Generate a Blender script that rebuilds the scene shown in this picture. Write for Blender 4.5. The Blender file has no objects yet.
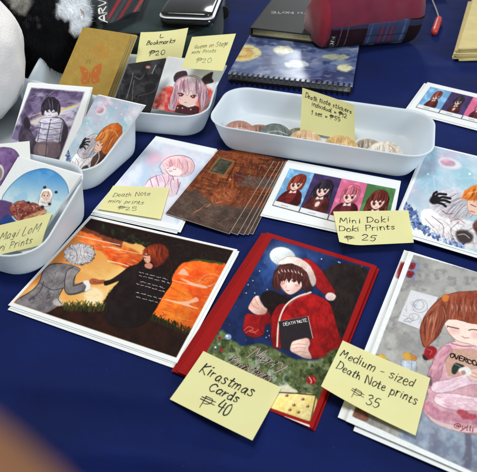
import bpy, bmesh, math, random
import numpy as np
from mathutils import Vector, noise as mnoise
R = math.radians
SC = bpy.context.scene
COL = SC.collection
random.seed(7)

# ------------------------------------------------------------------ camera
CAM_H, FOC, PITCH = 0.39, 1.089 * 477, R(42.2)
cd = bpy.data.cameras.new('camera'); co = bpy.data.objects.new('camera', cd); COL.objects.link(co)
co.location = (0, 0, CAM_H); co.rotation_euler = (R(90) - PITCH, 0, 0)
cd.sensor_width = 36; cd.lens = 36 * 1.089; cd.clip_start = 0.004; cd.clip_end = 60
cd.dof.use_dof = True; cd.dof.focus_distance = 0.60; cd.dof.aperture_fstop = 15.0
SC.camera = co

# ------------------------------------------------------------------ light
W = bpy.data.worlds.new('World'); SC.world = W; W.use_nodes = True
bg = W.node_tree.nodes['Background']; bg.inputs[0].default_value = (0.90, 0.95, 1.0, 1); bg.inputs[1].default_value = 0.31

def area(name, loc, target, sx, sy, power, col):
    l = bpy.data.lights.new(name, 'AREA'); l.shape = 'RECTANGLE'; l.size = sx; l.size_y = sy
    l.energy = power; l.color = col
    o = bpy.data.objects.new(name, l); COL.objects.link(o); o.location = loc
    o.rotation_euler = (Vector(target) - Vector(loc)).to_track_quat('-Z', 'Y').to_euler()
    return o
area('window_light', (0.57, 3.3, 1.18), (0.1, 0.8, 0), 0.34, 0.36, 16, (0.92, 0.97, 1.0))
area('ceiling_light', (-0.25, 0.55, 1.55), (0.02, 0.70, 0), 0.55, 0.45, 17.2, (1.0, 0.98, 0.94))
area('side_light', (1.7, -0.35, 1.0), (0, 0.62, 0), 0.8, 0.8, 28, (0.84, 0.92, 1.0))
SC.view_settings.view_transform = 'Standard'; SC.view_settings.look = 'None'
SC.view_settings.exposure = -0.08; SC.view_settings.gamma = 1.0
SC.render.engine = 'CYCLES'

# ------------------------------------------------------------------ pixel <-> place
_fw = np.array([0, math.cos(PITCH), -math.sin(PITCH)]); _rt = np.array([1., 0, 0]); _up = np.cross(_rt, _fw)
def at(px, py, z=0.0):
    d = _fw + _rt * (px - 238.5) / FOC - _up * (py - 236) / FOC
    return np.array([0, 0, CAM_H]) + d * ((z - CAM_H) / d[2])
def pr(P):
    d = np.asarray(P, float) - np.array([0, 0, CAM_H]); z = d @ _fw
    return np.stack([238.5 + FOC * (d @ _rt) / z, 236 - FOC * (d @ _up) / z], -1)
def zc(ox, oy, s, *pts):
    return [(ox + p[0] / s, oy + p[1] / s) for p in pts]
def lin(c):
    c = np.asarray(c, float) / 255.0
    return np.where(c <= 0.04045, c / 12.92, ((c + 0.055) / 1.055) ** 2.4)
def rgba(c): return tuple(float(x) for x in lin(c)) + (1.0,)

# ------------------------------------------------------------------ materials
def new_mat(name):
    m = bpy.data.materials.new(name); m.use_nodes = True
    return m, m.node_tree.nodes, m.node_tree.links, m.node_tree.nodes['Principled BSDF']
def mat(name, c, rough=0.6, spec=0.4, metal=0.0, nscale=0, namp=0.0, bump=0.0, bscale=200, sheen=0.0, coat=0.0):
    m, N, L, b = new_mat(name)
    b.inputs['Base Color'].default_value = rgba(c); b.inputs['Roughness'].default_value = rough
    b.inputs['Specular IOR Level'].default_value = spec; b.inputs['Metallic'].default_value = metal
    if sheen: b.inputs['Sheen Weight'].default_value = sheen
    if coat: b.inputs['Coat Weight'].default_value = coat; b.inputs['Coat Roughness'].default_value = 0.15
    tc = N.new('ShaderNodeTexCoord')
    if namp:
        n = N.new('ShaderNodeTexNoise'); n.inputs['Scale'].default_value = nscale; n.inputs['Detail'].default_value = 6
        L.new(tc.outputs['Object'], n.inputs['Vector'])
        r = N.new('ShaderNodeValToRGB'); a = lin(c)
        r.color_ramp.elements[0].position = 0.3; r.color_ramp.elements[1].position = 0.7
        r.color_ramp.elements[0].color = tuple(a * (1 - namp)) + (1,); r.color_ramp.elements[1].color = tuple(np.minimum(a * (1 + namp), 0.9)) + (1,)
        L.new(n.outputs['Fac'], r.inputs['Fac']); L.new(r.outputs['Color'], b.inputs['Base Color'])
    if bump:
        n = N.new('ShaderNodeTexNoise'); n.inputs['Scale'].default_value = bscale; n.inputs['Detail'].default_value = 4
        L.new(tc.outputs['Object'], n.inputs['Vector'])
        bp = N.new('ShaderNodeBump'); bp.inputs['Strength'].default_value = bump; bp.inputs['Distance'].default_value = 0.001
        L.new(n.outputs['Fac'], bp.inputs['Height']); L.new(bp.outputs['Normal'], b.inputs['Normal'])
    return m
def painted(name, rough=0.55, spec=0.07, bump=0.05, bscale=900, coat=0.0):
    m, N, L, b = new_mat(name)
    a = N.new('ShaderNodeVertexColor'); a.layer_name = 'paint'
    L.new(a.outputs['Color'], b.inputs['Base Color'])
    b.inputs['Roughness'].default_value = rough; b.inputs['Specular IOR Level'].default_value = spec
    if coat: b.inputs['Coat Weight'].default_value = coat; b.inputs['Coat Roughness'].default_value = 0.2
    tc = N.new('ShaderNodeTexCoord'); n = N.new('ShaderNodeTexNoise'); n.inputs['Scale'].default_value = bscale
    L.new(tc.outputs['Object'], n.inputs['Vector'])
    bp = N.new('ShaderNodeBump'); bp.inputs['Strength'].default_value = bump; bp.inputs['Distance'].default_value = 0.0006
    L.new(n.outputs['Fac'], bp.inputs['Height']); L.new(bp.outputs['Normal'], b.inputs['Normal'])
    return m
M = {}
M['art'] = painted('printed_paper')
M['gloss_art'] = painted('laminated_cover', rough=0.30, spec=0.45, bump=0.02)
M['cloth_paint'] = painted('woven_cloth', rough=0.85, spec=0.15, bump=0.5, bscale=1400)
M['fur'] = painted('plush_fur', rough=0.9, spec=0.1, bump=0.6, bscale=700)
M['paper'] = mat('white_card', (232, 234, 232), 0.5, 0.35, nscale=60, namp=0.03)
M['red_card'] = mat('red_card', (150, 20, 20), 0.5, 0.12, nscale=80, namp=0.08)
M['note'] = mat('yellow_note_paper', (250, 243, 182), 0.75, 0.15, nscale=28, namp=0.06, bump=0.06, bscale=700)
_n = M['note'].node_tree; _t = _n.nodes.new('ShaderNodeBsdfTranslucent'); _t.inputs['Color'].default_value = rgba((246, 238, 150)); _x = _n.nodes.new('ShaderNodeMixShader'); _x.inputs[0].default_value = 0.30
_n.links.new(_n.nodes['Principled BSDF'].outputs[0], _x.inputs[1]); _n.links.new(_t.outputs[0], _x.inputs[2]); _n.links.new(_x.outputs[0], _n.nodes['Material Output'].inputs['Surface'])
M['ink'] = mat('black_marker_ink', (32, 32, 30), 0.6, 0.2)
M['grey_ink'] = mat('grey_pen_ink', (84, 84, 66), 0.6, 0.2)
M['white_ink'] = mat('white_paint_pen', (225, 222, 215), 0.6, 0.2)
M['pale_ink'] = mat('pale_paint_pen', (200, 170, 165), 0.6, 0.2)
M['kraft'] = mat('kraft_paper', (172, 144, 78), 0.75, 0.2, nscale=50, namp=0.08, bump=0.1, bscale=500)
M['kraft_pale'] = mat('pale_kraft_paper', (214, 196, 138), 0.75, 0.2, nscale=35, namp=0.08, bump=0.1, bscale=500)
M['page'] = mat('cream_page_edges', (216, 206, 160), 0.8, 0.1, nscale=300, namp=0.15)
M['page_grey'] = mat('grey_page_edges', (150, 150, 146), 0.8, 0.1, nscale=300, namp=0.3)
M['black_cover'] = mat('black_book_cover', (46, 46, 44), 0.6, 0.2, nscale=90, namp=0.12, bump=0.06, bscale=600)
M['black'] = mat('black_plastic', (18, 18, 19), 0.35, 0.5)
M['wire'] = mat('black_coated_wire', (26, 26, 28), 0.3, 0.6)
M['gloss_black'] = mat('glossy_black', (14, 12, 11), 0.08, 0.6, coat=0.5)
M['silver'] = mat('white_silver_rim', (225, 226, 228), 0.25, 0.6)
M['bag'] = mat('dark_green_fabric', (30, 46, 46), 0.85, 0.15, nscale=25, namp=0.25, bump=0.5, bscale=500, sheen=0.2)
M['bag_black'] = mat('black_fabric', (22, 24, 28), 0.85, 0.15, nscale=30, namp=0.25, bump=0.5, bscale=600, sheen=0.2)
M['maroon'] = mat('maroon_canvas', (108, 24, 50), 0.8, 0.2, nscale=45, namp=0.16, bump=0.5, bscale=700, sheen=0.3)
M['maroon_end'] = mat('red_canvas', (134, 26, 44), 0.75, 0.2, nscale=45, namp=0.16, bump=0.5, bscale=700, sheen=0.3)
M['red_plastic'] = mat('red_charm', (196, 62, 56), 0.35, 0.5, nscale=220, namp=0.35)
M['cord'] = mat('pale_cord', (190, 180, 165), 0.7, 0.2)
M['white_plush'] = mat('white_plush', (236, 232, 228), 0.9, 0.1, nscale=26, namp=0.05, bump=0.8, bscale=420, sheen=0.4)
M['skin'] = mat('skin', (128, 88, 60), 0.55, 0.3, nscale=40, namp=0.1)
M['nail'] = mat('nail', (205, 160, 135), 0.35, 0.4)
M['sticker_edge'] = mat('sticker_card', (235, 230, 222), 0.5, 0.3)

def tray_material():
    m, N, L, b = new_mat('frosted_plastic'); out = N['Material Output']
    b.inputs['Base Color'].default_value = rgba((243, 249, 252)); b.inputs['Roughness'].default_value = 0.35
    b.inputs['Specular IOR Level'].default_value = 0.4
    tr = N.new('ShaderNodeBsdfTranslucent'); tr.inputs['Color'].default_value = rgba((234, 244, 252))
    mx = N.new('ShaderNodeMixShader'); mx.inputs[0].default_value = 0.38
    L.new(b.outputs[0], mx.inputs[1]); L.new(tr.outputs[0], mx.inputs[2])
    cl = N.new('ShaderNodeBsdfTransparent'); cl.inputs['Color'].default_value = rgba((236, 244, 250)); mz = N.new('ShaderNodeMixShader'); mz.inputs[0].default_value = 0.07
    L.new(mx.outputs[0], mz.inputs[1]); L.new(cl.outputs[0], mz.inputs[2]); L.new(mz.outputs[0], out.inputs['Surface'])
    tc = N.new('ShaderNodeTexCoord'); n = N.new('ShaderNodeTexNoise'); n.inputs['Scale'].default_value = 40; n.inputs['Detail'].default_value = 5
    L.new(tc.outputs['Object'], n.inputs['Vector'])
    mr = N.new('ShaderNodeMapRange'); mr.inputs[3].default_value = 0.28; mr.inputs[4].default_value = 0.48
    L.new(n.outputs['Fac'], mr.inputs[0]); L.new(mr.outputs[0], b.inputs['Roughness'])
    return m
M['tray'] = tray_material()
def clear_material():
    m, N, L, b = new_mat('clear_sleeve'); out = N['Material Output']; N.remove(b)
    t = N.new('ShaderNodeBsdfTransparent'); g = N.new('ShaderNodeBsdfGlossy'); g.inputs['Roughness'].default_value = 0.14
    f = N.new('ShaderNodeLayerWeight'); f.inputs['Blend'].default_value = 0.12
    tc = N.new('ShaderNodeTexCoord'); n = N.new('ShaderNodeTexNoise'); n.inputs['Scale'].default_value = 38
    bp = N.new('ShaderNodeBump'); bp.inputs['Strength'].default_value = 0.35; bp.inputs['Distance'].default_value = 0.002
    L.new(tc.outputs['Object'], n.inputs['Vector']); L.new(n.outputs['Fac'], bp.inputs['Height']); L.new(bp.outputs['Normal'], g.inputs['Normal'])
    mr = N.new('ShaderNodeMath'); mr.operation = 'MULTIPLY_ADD'; mr.inputs[1].default_value = 0.5; mr.inputs[2].default_value = 0.03; L.new(f.outputs['Fresnel'], mr.inputs[0])
    mx = N.new('ShaderNodeMixShader'); L.new(mr.outputs[0], mx.inputs[0]); L.new(t.outputs[0], mx.inputs[1]); L.new(g.outputs[0], mx.inputs[2])
    L.new(mx.outputs[0], out.inputs['Surface'])
    return m
M['clear'] = clear_material()

# ------------------------------------------------------------------ object helpers
def tag(o, label=None, cat=None, group=None, kind=None):
    if label: o['label'] = label
    if cat: o['category'] = cat
    if group: o['group'] = group
    if kind: o['kind'] = kind
    return o
def empty(name, loc=(0, 0, 0), rz=0.0):
    o = bpy.data.objects.new(name, None); COL.objects.link(o); o.location = loc; o.rotation_euler = (0, 0, rz); o.empty_display_size = 0.02
    return o
def link_mesh(name, me, mats, parent=None, smooth=False):
    for m in mats: me.materials.append(m)
    o = bpy.data.objects.new(name, me); COL.objects.link(o)
    if parent: o.parent = parent
    if smooth:
        me.polygons.foreach_set('use_smooth', np.ones(len(me.polygons), dtype=bool))
    return o
def from_bm(name, bm, m, parent=None, smooth=True):
    bmesh.ops.recalc_face_normals(bm, faces=bm.faces)
    me = bpy.data.meshes.new(name); bm.to_mesh(me); bm.free()
    return link_mesh(name, me, m if isinstance(m, list) else [m], parent, smooth)
def np_mesh(name, V, F4):
    me = bpy.data.meshes.new(name); V = np.asarray(V, np.float32); F4 = np.asarray(F4, np.int32)
    me.vertices.add(len(V)); me.vertices.foreach_set('co', V.ravel())
    me.loops.add(F4.size); me.loops.foreach_set('vertex_index', F4.ravel())
    me.polygons.add(len(F4)); me.polygons.foreach_set('loop_start', np.arange(0, F4.size, 4, dtype=np.int32))
    me.polygons.foreach_set('loop_total', np.full(len(F4), 4, np.int32))
    me.update(calc_edges=True)
    return me
def set_paint(me, rgb):                     # rgb 0..255 sRGB per vertex
    a = me.color_attributes.new('paint', 'FLOAT_COLOR', 'POINT')
    c = np.ones((len(me.vertices), 4), np.float32); c[:, :3] = lin(np.clip(rgb, 0, 255)); a.data.foreach_set('color', c.ravel())
def rbox(name, size, m, parent=None, loc=(0, 0, 0), rot=(0, 0, 0), bev=0.002, seg=3):
    bm = bmesh.new(); bmesh.ops.create_cube(bm, size=1.0)
    for v in bm.verts: v.co = Vector((v.co.x * size[0], v.co.y * size[1], v.co.z * size[2]))
    if bev: bmesh.ops.bevel(bm, geom=list(bm.edges), offset=bev, segments=seg, affect='EDGES', profile=0.5)
    o = from_bm(name, bm, m, parent, True); o.location = loc; o.rotation_euler = rot
    return o
def tube_bm(bm, pts, r, seg=8, cyc=False, mi=0):
    pts = [Vector(p) for p in pts]; n = len(pts); rings = []
    rr = r if hasattr(r, '__len__') else [r] * n
    for i, p in enumerate(pts):
        t = (pts[(i + 1) % n] - pts[i - 1]) if cyc else (pts[min(i + 1, n - 1)] - pts[max(i - 1, 0)])
        t.normalize(); a = t.cross(Vector((0.13, 0.27, 1))).normalized(); b = t.cross(a)
        rings.append([bm.verts.new(p + (a * math.cos(k * 2 * math.pi / seg) + b * math.sin(k * 2 * math.pi / seg)) * rr[i]) for k in range(seg)])
    for i in range(n if cyc else n - 1):
        A, B = rings[i], rings[(i + 1) % n]
        for k in range(seg):
            f = bm.faces.new((A[k], A[(k + 1) % seg], B[(k + 1) % seg], B[k])); f.material_index = mi
    if not cyc:
        bm.faces.new(rings[0][::-1]).material_index = mi; bm.faces.new(rings[-1]).material_index = mi

# ------------------------------------------------------------------ value noise
def vnoise(X, Y, s, seed=0, octv=3):
    rng = np.random.RandomState(seed); T = rng.rand(64, 64); out = np.zeros_like(X); amp, tot = 1.0, 0.0
    x, y = X / s + seed * 3.7, Y / s + seed * 1.9
    for _ in range(octv):
        xi, yi = np.floor(x).astype(int), np.floor(y).astype(int); fx, fy = x - xi, y - yi
        fx, fy = fx * fx * (3 - 2 * fx), fy * fy * (3 - 2 * fy)
        g = lambda a, b: T[a & 63, b & 63]
        out += amp * ((g(xi, yi) * (1 - fx) + g(xi + 1, yi) * fx) * (1 - fy) + (g(xi, yi + 1) * (1 - fx) + g(xi + 1, yi + 1) * fx) * fy)
        tot += amp; amp *= 0.5; x, y = x * 2.03 + 11, y * 2.03 + 5
    return out / tot
def smooth_pts(pts, closed, k=5):
    P = np.asarray(pts, float); n = len(P); out = []
    if n < 3: return P
    for i in range(n if closed else n - 1):
        p1, p2 = P[i], P[(i + 1) % n]
        p0 = P[i - 1] if (closed or i > 0) else 2 * p1 - p2
        p3 = P[(i + 2) % n] if (closed or i + 2 < n) else 2 * p2 - p1
        for t in np.arange(k) / k:
            out.append(0.5 * (2 * p1 + (p2 - p0) * t + (2 * p0 - 5 * p1 + 4 * p2 - p3) * t * t + (3 * p1 - p0 - 3 * p2 + p3) * t ** 3))
    if not closed: out.append(P[-1])
    return np.array(out)

class Paint:                                # paints the art of one sheet, vertex by vertex
    def __init__(s, X, Y, base=(235, 235, 232)):
        s.X, s.Y = X, Y; s.C = np.tile(np.array(base, float), (len(X), 1)); s.clip = None
    def _mix(s, idx, a, c):
        c = np.asarray(c, float)
        if s.clip is not None: a = a * s.clip[idx]
        s.C[idx] = s.C[idx] * (1 - a[:, None]) + c * a[:, None]
    def _box(s, P, m):
        return np.nonzero((s.X > P[:, 0].min() - m) & (s.X < P[:, 0].max() + m) & (s.Y > P[:, 1].min() - m) & (s.Y < P[:, 1].max() + m))[0]
    def _sd(s, P, X, Y):
        d = np.full(len(X), 1e9); ins = np.zeros(len(X), bool); n = len(P)
        for i in range(n):
            ax, ay = P[i]; bx, by = P[(i + 1) % n]; ex, ey = bx - ax, by - ay
            t = np.clip(((X - ax) * ex + (Y - ay) * ey) / (ex * ex + ey * ey + 1e-9), 0, 1)
            d = np.minimum(d, (X - ax - t * ex) ** 2 + (Y - ay - t * ey) ** 2)
            if ay != by: ins ^= ((ay > Y) != (by > Y)) & (X < (bx - ax) * (Y - ay) / (by - ay) + ax)
        d = np.sqrt(d); return np.where(ins, d, -d)
    def mask(s, pts, soft=0.4, sm=False):
        P = smooth_pts(pts, True) if sm else np.asarray(pts, float)
        return np.clip(0.5 + s._sd(P, s.X, s.Y) / (2 * soft), 0, 1)
    def poly(s, pts, c, soft=0.4, a=1.0, sm=True, jit=0.0, tex=0.0, c2=None, seed=1, edge=None):
        P = smooth_pts(pts, True, 4) if sm else np.asarray(pts, float)
        i = s._box(P, soft + jit + 1)
        if not len(i): return
        X, Y = s.X[i], s.Y[i]
        if jit: X, Y = X + (vnoise(X, Y, 4, seed) - 0.5) * 2 * jit, Y + (vnoise(X, Y, 4, seed + 9) - 0.5) * 2 * jit
        sd = s._sd(P, X, Y); al = np.clip(0.5 + sd / (2 * soft), 0, 1) * a
        cc = np.tile(np.asarray(c, float), (len(i), 1))
        if c2 is not None:
            w = np.clip((vnoise(s.X[i], s.Y[i], 7, seed + 3) - 0.3) / 0.4, 0, 1)[:, None]; cc = cc * (1 - w) + np.asarray(c2, float) * w
        if tex: cc = cc * (1 + (vnoise(s.X[i], s.Y[i], 2.2, seed + 5)[:, None] - 0.5) * 2 * tex)
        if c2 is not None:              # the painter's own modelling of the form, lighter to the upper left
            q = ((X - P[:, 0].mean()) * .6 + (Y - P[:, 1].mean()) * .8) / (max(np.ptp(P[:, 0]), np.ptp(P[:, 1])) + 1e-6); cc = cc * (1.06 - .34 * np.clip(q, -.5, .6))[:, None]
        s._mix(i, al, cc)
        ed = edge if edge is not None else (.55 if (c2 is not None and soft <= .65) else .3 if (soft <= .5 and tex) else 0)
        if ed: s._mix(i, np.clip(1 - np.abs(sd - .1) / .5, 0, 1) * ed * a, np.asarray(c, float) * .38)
    def ell(s, cx, cy, rx, ry, c, ang=0.0, soft=0.5, a=1.0, jit=0.0, **k):
        t = np.linspace(0, 2 * math.pi, 21)[:-1]; ca, sa = math.cos(R(ang)), math.sin(R(ang))
        P = [(cx + rx * math.cos(q) * ca - ry * math.sin(q) * sa, cy + rx * math.cos(q) * sa + ry * math.sin(q) * ca) for q in t]
        s.poly(P, c, soft, a, False, jit, **k)
    def line(s, pts, c, w=0.5, a=1.0, sm=True, taper=False):
        P = smooth_pts(pts, False, 4) if sm else np.asarray(pts, float)
        i = s._box(P, w + 1)
        if not len(i): return
        X, Y = s.X[i], s.Y[i]; best = np.full(len(i), -1e9); n = len(P) - 1
        for k in range(n):
            ax, ay = P[k]; bx, by = P[k + 1]; ex, ey = bx - ax, by - ay
            t = np.clip(((X - ax) * ex + (Y - ay) * ey) / (ex * ex + ey * ey + 1e-9), 0, 1)
            hw = w / 2 * ((1 - abs(2 * (k + 0.5) / n - 1) * 0.7) if taper else 1)
            best = np.maximum(best, hw - np.hypot(X - ax - t * ex, Y - ay - t * ey))
        s._mix(i, np.clip(0.5 + best / 0.6, 0, 1) * a, c)
    def grad(s, p0, p1, c0, c1, a=1.0, m=None):
        d = np.array(p1, float) - p0; t = np.clip(((s.X - p0[0]) * d[0] + (s.Y - p0[1]) * d[1]) / (d @ d), 0, 1)[:, None]
        al = np.full(len(s.X), a) if m is None else m * a
        s._mix(np.arange(len(s.X)), al, np.asarray(c0, float) * (1 - t) + np.asarray(c1, float) * t)
    def wash(s, c, scale, seed, lo=0.45, hi=0.7, a=0.6, m=None, sx=1.0):
        w = np.clip((vnoise(s.X * sx, s.Y, scale, seed, 4) - lo) / (hi - lo), 0, 1) * a
        if m is not None: w = w * m
        s._mix(np.arange(len(s.X)), w, c)
    def mott(s, amp, scale=2.0, seed=0):
        s.C *= (1 + (vnoise(s.X, s.Y, scale, seed)[:, None] - 0.5) * 2 * amp)
    def hair(s, tops, tips, cols, w=.7, n=60, seed=1, a=.8, bow=.0, jit=.6):
        rng = random.Random(seed); T, Q = np.asarray(tops, float), np.asarray(tips, float)
        ip = lambda P, t: np.array([np.interp(t * (len(P) - 1), np.arange(len(P)), P[:, k]) for k in (0, 1)])
        for _ in range(n):
            t = rng.random(); p, q = ip(T, t), ip(Q, min(1, max(0, t + rng.uniform(-.06, .06)))); d = q - p; u = rng.uniform(0, .3); p = p + d * u; q = q - d * rng.uniform(0, .25)
            m = (p + q) / 2 + np.array([-d[1], d[0]]) * (bow * (2 * t - 1) + rng.uniform(-.05, .05)) + np.array([rng.uniform(-jit, jit), 0])
            s.line([p, m, q], rng.choice(cols), w * rng.uniform(.6, 1.3), a * rng.uniform(.6, 1), True, True)
    def strokes(s, pts, n, ln, ang, cols, w=.7, a=.7, seed=1, spread=25, curve=.15):
        rng = random.Random(seed); Pq = np.asarray(pts, float); lo, hi = Pq.min(0), Pq.max(0); k = 0
        while n > 0 and k < 6000:
            k += 1; x, y = rng.uniform(lo[0], hi[0]), rng.uniform(lo[1], hi[1])
            if s._sd(Pq, np.array([x]), np.array([y]))[0] < 0: continue
            n -= 1; q = R(ang + rng.gauss(0, spread)); l = ln * rng.uniform(.5, 1.4); dx, dy = math.cos(q) * l / 2, math.sin(q) * l / 2; c = rng.uniform(-curve, curve)
            s.line([(x - dx, y - dy), (x - dy * c, y + dx * c), (x + dx, y + dy)], rng.choice(cols), w * rng.uniform(.6, 1.4), a * rng.uniform(.5, 1), True, True)
    def dots(s, pts, c, r=0.6, a=1.0):
        for p in pts: s.ell(p[0], p[1], r, r, c, soft=0.4, a=a)

# ------------------------------------------------------------------ sheets
class Surf:                                  # four corners TL TR BR BL in the place, plus a gentle bend along the normal
    def __init__(s, c, bend=None):
        s.c = [np.asarray(p, float) for p in c]; s.bend = bend
        n = np.cross(s.c[1] - s.c[0], s.c[3] - s.c[0]); n /= np.linalg.norm(n)
        if n @ (np.array([0, 0, CAM_H]) - s.c[0]) < 0: n = -n
        s.n = n
        s.w = (np.linalg.norm(s.c[1] - s.c[0]) + np.linalg.norm(s.c[2] - s.c[3])) / 2
        s.h = (np.linalg.norm(s.c[3] - s.c[0]) + np.linalg.norm(s.c[2] - s.c[1])) / 2
    def __call__(s, u, v, off=0.0):
        u = np.asarray(u, float)[..., None]; v = np.asarray(v, float)[..., None]
        P = (s.c[0] * (1 - u) + s.c[1] * u) * (1 - v) + (s.c[3] * (1 - u) + s.c[2] * u) * v
        b = off
        if s.bend is not None: b = b + s.bend(u, v)
        return P + s.n * b
    def uv(s, px):                           # where on the sheet a picture point lies
        u, v = 0.5, 0.5
        for _ in range(25):
            p = pr(s(u, v)); e = 1e-4
            J = np.stack([(pr(s(u + e, v)) - p) / e, (pr(s(u, v + e)) - p) / e], 1)
            d = np.linalg.solve(J, np.asarray(px, float) - p); u += d[0]; v += d[1]
            if abs(d).max() < 1e-5: break
        return u, v
def rect3(tl, tr, br, z=0.0):                # a flat rectangle on height z from three picture corners
    a, b, c = at(*tl, z), at(*tr, z), at(*br, z); return [a, b, c, a + c - b]
def quad(tl, tr, br, bl, z=0.0): return [at(*p, z) for p in (tl, tr, br, bl)]
def leaning(tl, tr, L, zt, zb=0.004):        # a card whose bottom edge stands low and whose top edge leans at height zt
    a, b = at(*tl, zt), at(*tr, zt); e = (b - a) / np.linalg.norm(b - a); d = np.array([e[1], -e[0], 0])
    run = math.sqrt(L * L - (zt - zb) ** 2); dz = np.array([0, 0, zb - zt])
    return [a, b, b + d * run + dz, a + d * run + dz]
def ribbons(V, F, surf, strokes, width, off=0.00018):
    for st in strokes:                       # st: points in metres along the sheet
        P = np.asarray(st, float)
        if len(P) < 2: continue
        T = np.gradient(P, axis=0); T /= (np.linalg.norm(T, axis=1)[:, None] + 1e-9); Nn = np.stack([-T[:, 1], T[:, 0]], 1)
        tt = np.linspace(0, 1, len(P)); wv = ((1.08 - .34 * tt + .16 * np.sin(tt * 7 + P[0, 0] * 900))[:, None]) * width / 2
        P0 = P.copy(); P0[0] -= T[0] * width * 0.4; P0[-1] += T[-1] * width * 0.4
        A, B = P0 + Nn * wv, P0 - Nn * wv
        b0 = sum(len(v) for v in V)
        Q = np.concatenate([A, B]); V.append(surf(Q[:, 0] / surf.w, Q[:, 1] / surf.h, off)); n = len(P)
        F += [(b0 + i, b0 + i + 1, b0 + n + i + 1, b0 + n + i) for i in range(n - 1)]
def sheet(name, surf, mats, nu=14, nv=14, t=0.0004, paint=None, base=(234, 235, 233), ink=None, parent=None, shape=None, film=False):
    u, v = np.meshgrid(np.linspace(0, 1, nu), np.linspace(0, 1, nv))
    if shape == 'disc':
        a, b = 2 * u - 1, 2 * v - 1
        u, v = 0.5 + 0.5 * a * np.sqrt(1 - b * b / 2), 0.5 + 0.5 * b * np.sqrt(1 - a * a / 2)
    top = surf(u.ravel(), v.ravel()); idx = np.arange(nu * nv).reshape(nv, nu)
    F = np.stack([idx[:-1, :-1], idx[1:, :-1], idx[1:, 1:], idx[:-1, 1:]], -1).reshape(-1, 4).tolist()
    V = [top]
    per = np.concatenate([idx[0, :-1], idx[:-1, -1], idx[-1, :0:-1], idx[:0:-1, 0]])
    b0 = nu * nv; V.append(top[per]); V.append(surf(u.ravel()[per], v.ravel()[per], -t)); m = len(per)
    F += [(b0 + i, b0 + (i + 1) % m, b0 + m + (i + 1) % m, b0 + m + i) for i in range(m)]
    b1 = b0 + 2 * m; k = 9 if shape is None else min(nu, 24); uu, vv = np.meshgrid(np.linspace(0, 1, k), np.linspace(0, 1, k))
    if shape == 'disc':
        a, b = 2 * uu - 1, 2 * vv - 1
        uu, vv = 0.5 + 0.5 * a * np.sqrt(1 - b * b / 2), 0.5 + 0.5 * b * np.sqrt(1 - a * a / 2)
    V.append(surf(uu.ravel(), vv.ravel(), -t)); id2 = b1 + np.arange(k * k).reshape(k, k)
    F += np.stack([id2[:-1, :-1], id2[:-1, 1:], id2[1:, 1:], id2[1:, :-1]], -1).reshape(-1, 4).tolist()
    if film: V = V[:1]; F = F[:(nu - 1) * (nv - 1)]
    nb = len(F); mi = []
    for q, (strokes, width) in enumerate(ink or []):
        n0 = len(F); ribbons(V, F, surf, strokes, width); mi += [q + 1] * (len(F) - n0)
    VV = np.concatenate(V); org = surf(0.5, 0.5, -t).reshape(3)
    me = np_mesh(name, VV - org, F)
    if paint:
        p = pr(top); P = Paint(p[:, 0], p[:, 1], base); paint(P)
        C = np.tile(np.array(base, float), (len(VV), 1)); C[:nu * nv] = P.C; set_paint(me, C)
    if ink:
        me.polygons.foreach_set('material_index', np.array([0] * nb + mi, np.int32))
    me.polygons.foreach_set('use_smooth', np.ones(len(me.polygons), bool))
    o = link_mesh(name, me, mats, parent); o.location = org
    if parent: o.location = org - np.array(parent.location)
    return o

# ------------------------------------------------------------------ handwriting
G = {}
def g(ch, w, *st): G[ch] = (w, [[(float(a), float(b)) for a, b in s] for s in st])
g('A',5,[(0,0),(2.4,8),(5,0)],[(1,3),(4,3)]); g('B',4.6,[(0.4,8),(0.3,0)],[(0.2,7.8),(3.2,7.4),(3,4.6),(0.6,4.3),(3.8,3.6),(3.8,0.8),(0.2,0.1)])
g('C',4.6,[(4.4,6.8),(2.8,8),(0.8,6.6),(0.2,3.4),(1.4,0.4),(3.4,0.2),(4.6,1.4)]); g('D',4.8,[(0.5,8),(0.4,0)],[(0,7.8),(3,7.4),(4.7,4.6),(3.6,1.2),(0.2,0.1)])
g('E',4,[(3.8,7.8),(0.3,7.9),(0.3,0.1),(3.9,0.2)],[(0.3,4.2),(3.2,4.2)]); g('H',4.6,[(0.3,8),(0.3,0)],[(4.2,8),(4.3,0)],[(0.3,4),(4.3,4.2)])
g('I',1.4,[(0.6,8),(0.6,0)]); g('K',4.6,[(0.4,8),(0.3,0)],[(4.2,8),(0.5,3.8),(4.5,0)]); g('L',4,[(0.4,8),(0.3,0.2),(3.8,0.1)])
g('M',6,[(0.2,0),(0.8,8),(3,2.6),(5.2,8),(5.8,0)]); g('N',5,[(0.3,0),(0.4,8),(4.4,0.2),(4.6,8)]); g('O',5,[(2.6,8),(0.7,6.6),(0.3,3),(2.2,0),(4.4,1.8),(4.6,5.6),(2.6,8)])
g('P',4.4,[(0.5,8),(0.4,0)],[(0.1,7.8),(3.4,7.6),(4,5.6),(2.8,4),(0.4,3.7)]); g('Q',5.4,[(2.6,8),(0.7,6.6),(0.3,3),(2.2,0),(4.4,1.8),(4.6,5.6),(2.6,8)],[(3,2),(5.4,-0.8)])
g('R',4.6,[(0.5,8),(0.4,0)],[(0.1,7.8),(3.4,7.6),(3.8,5.6),(0.5,4)],[(1.6,4),(4.4,0)]); g('S',4.2,[(4,7),(2.4,8),(0.5,6.6),(1.4,4.6),(3.6,3.4),(3.6,1),(1.6,0),(0,1.2)])
g('T',4.4,[(0,7.9),(4.4,8)],[(2.2,8),(2.1,0)]); g('V',4.6,[(0,8),(2.3,0),(4.6,8)]); g('W',6,[(0,8),(1.4,0),(3,6),(4.4,0),(6,8)]); g('Y',4.6,[(0,8),(2.2,4)],[(4.6,8),(1.4,0)])
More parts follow.
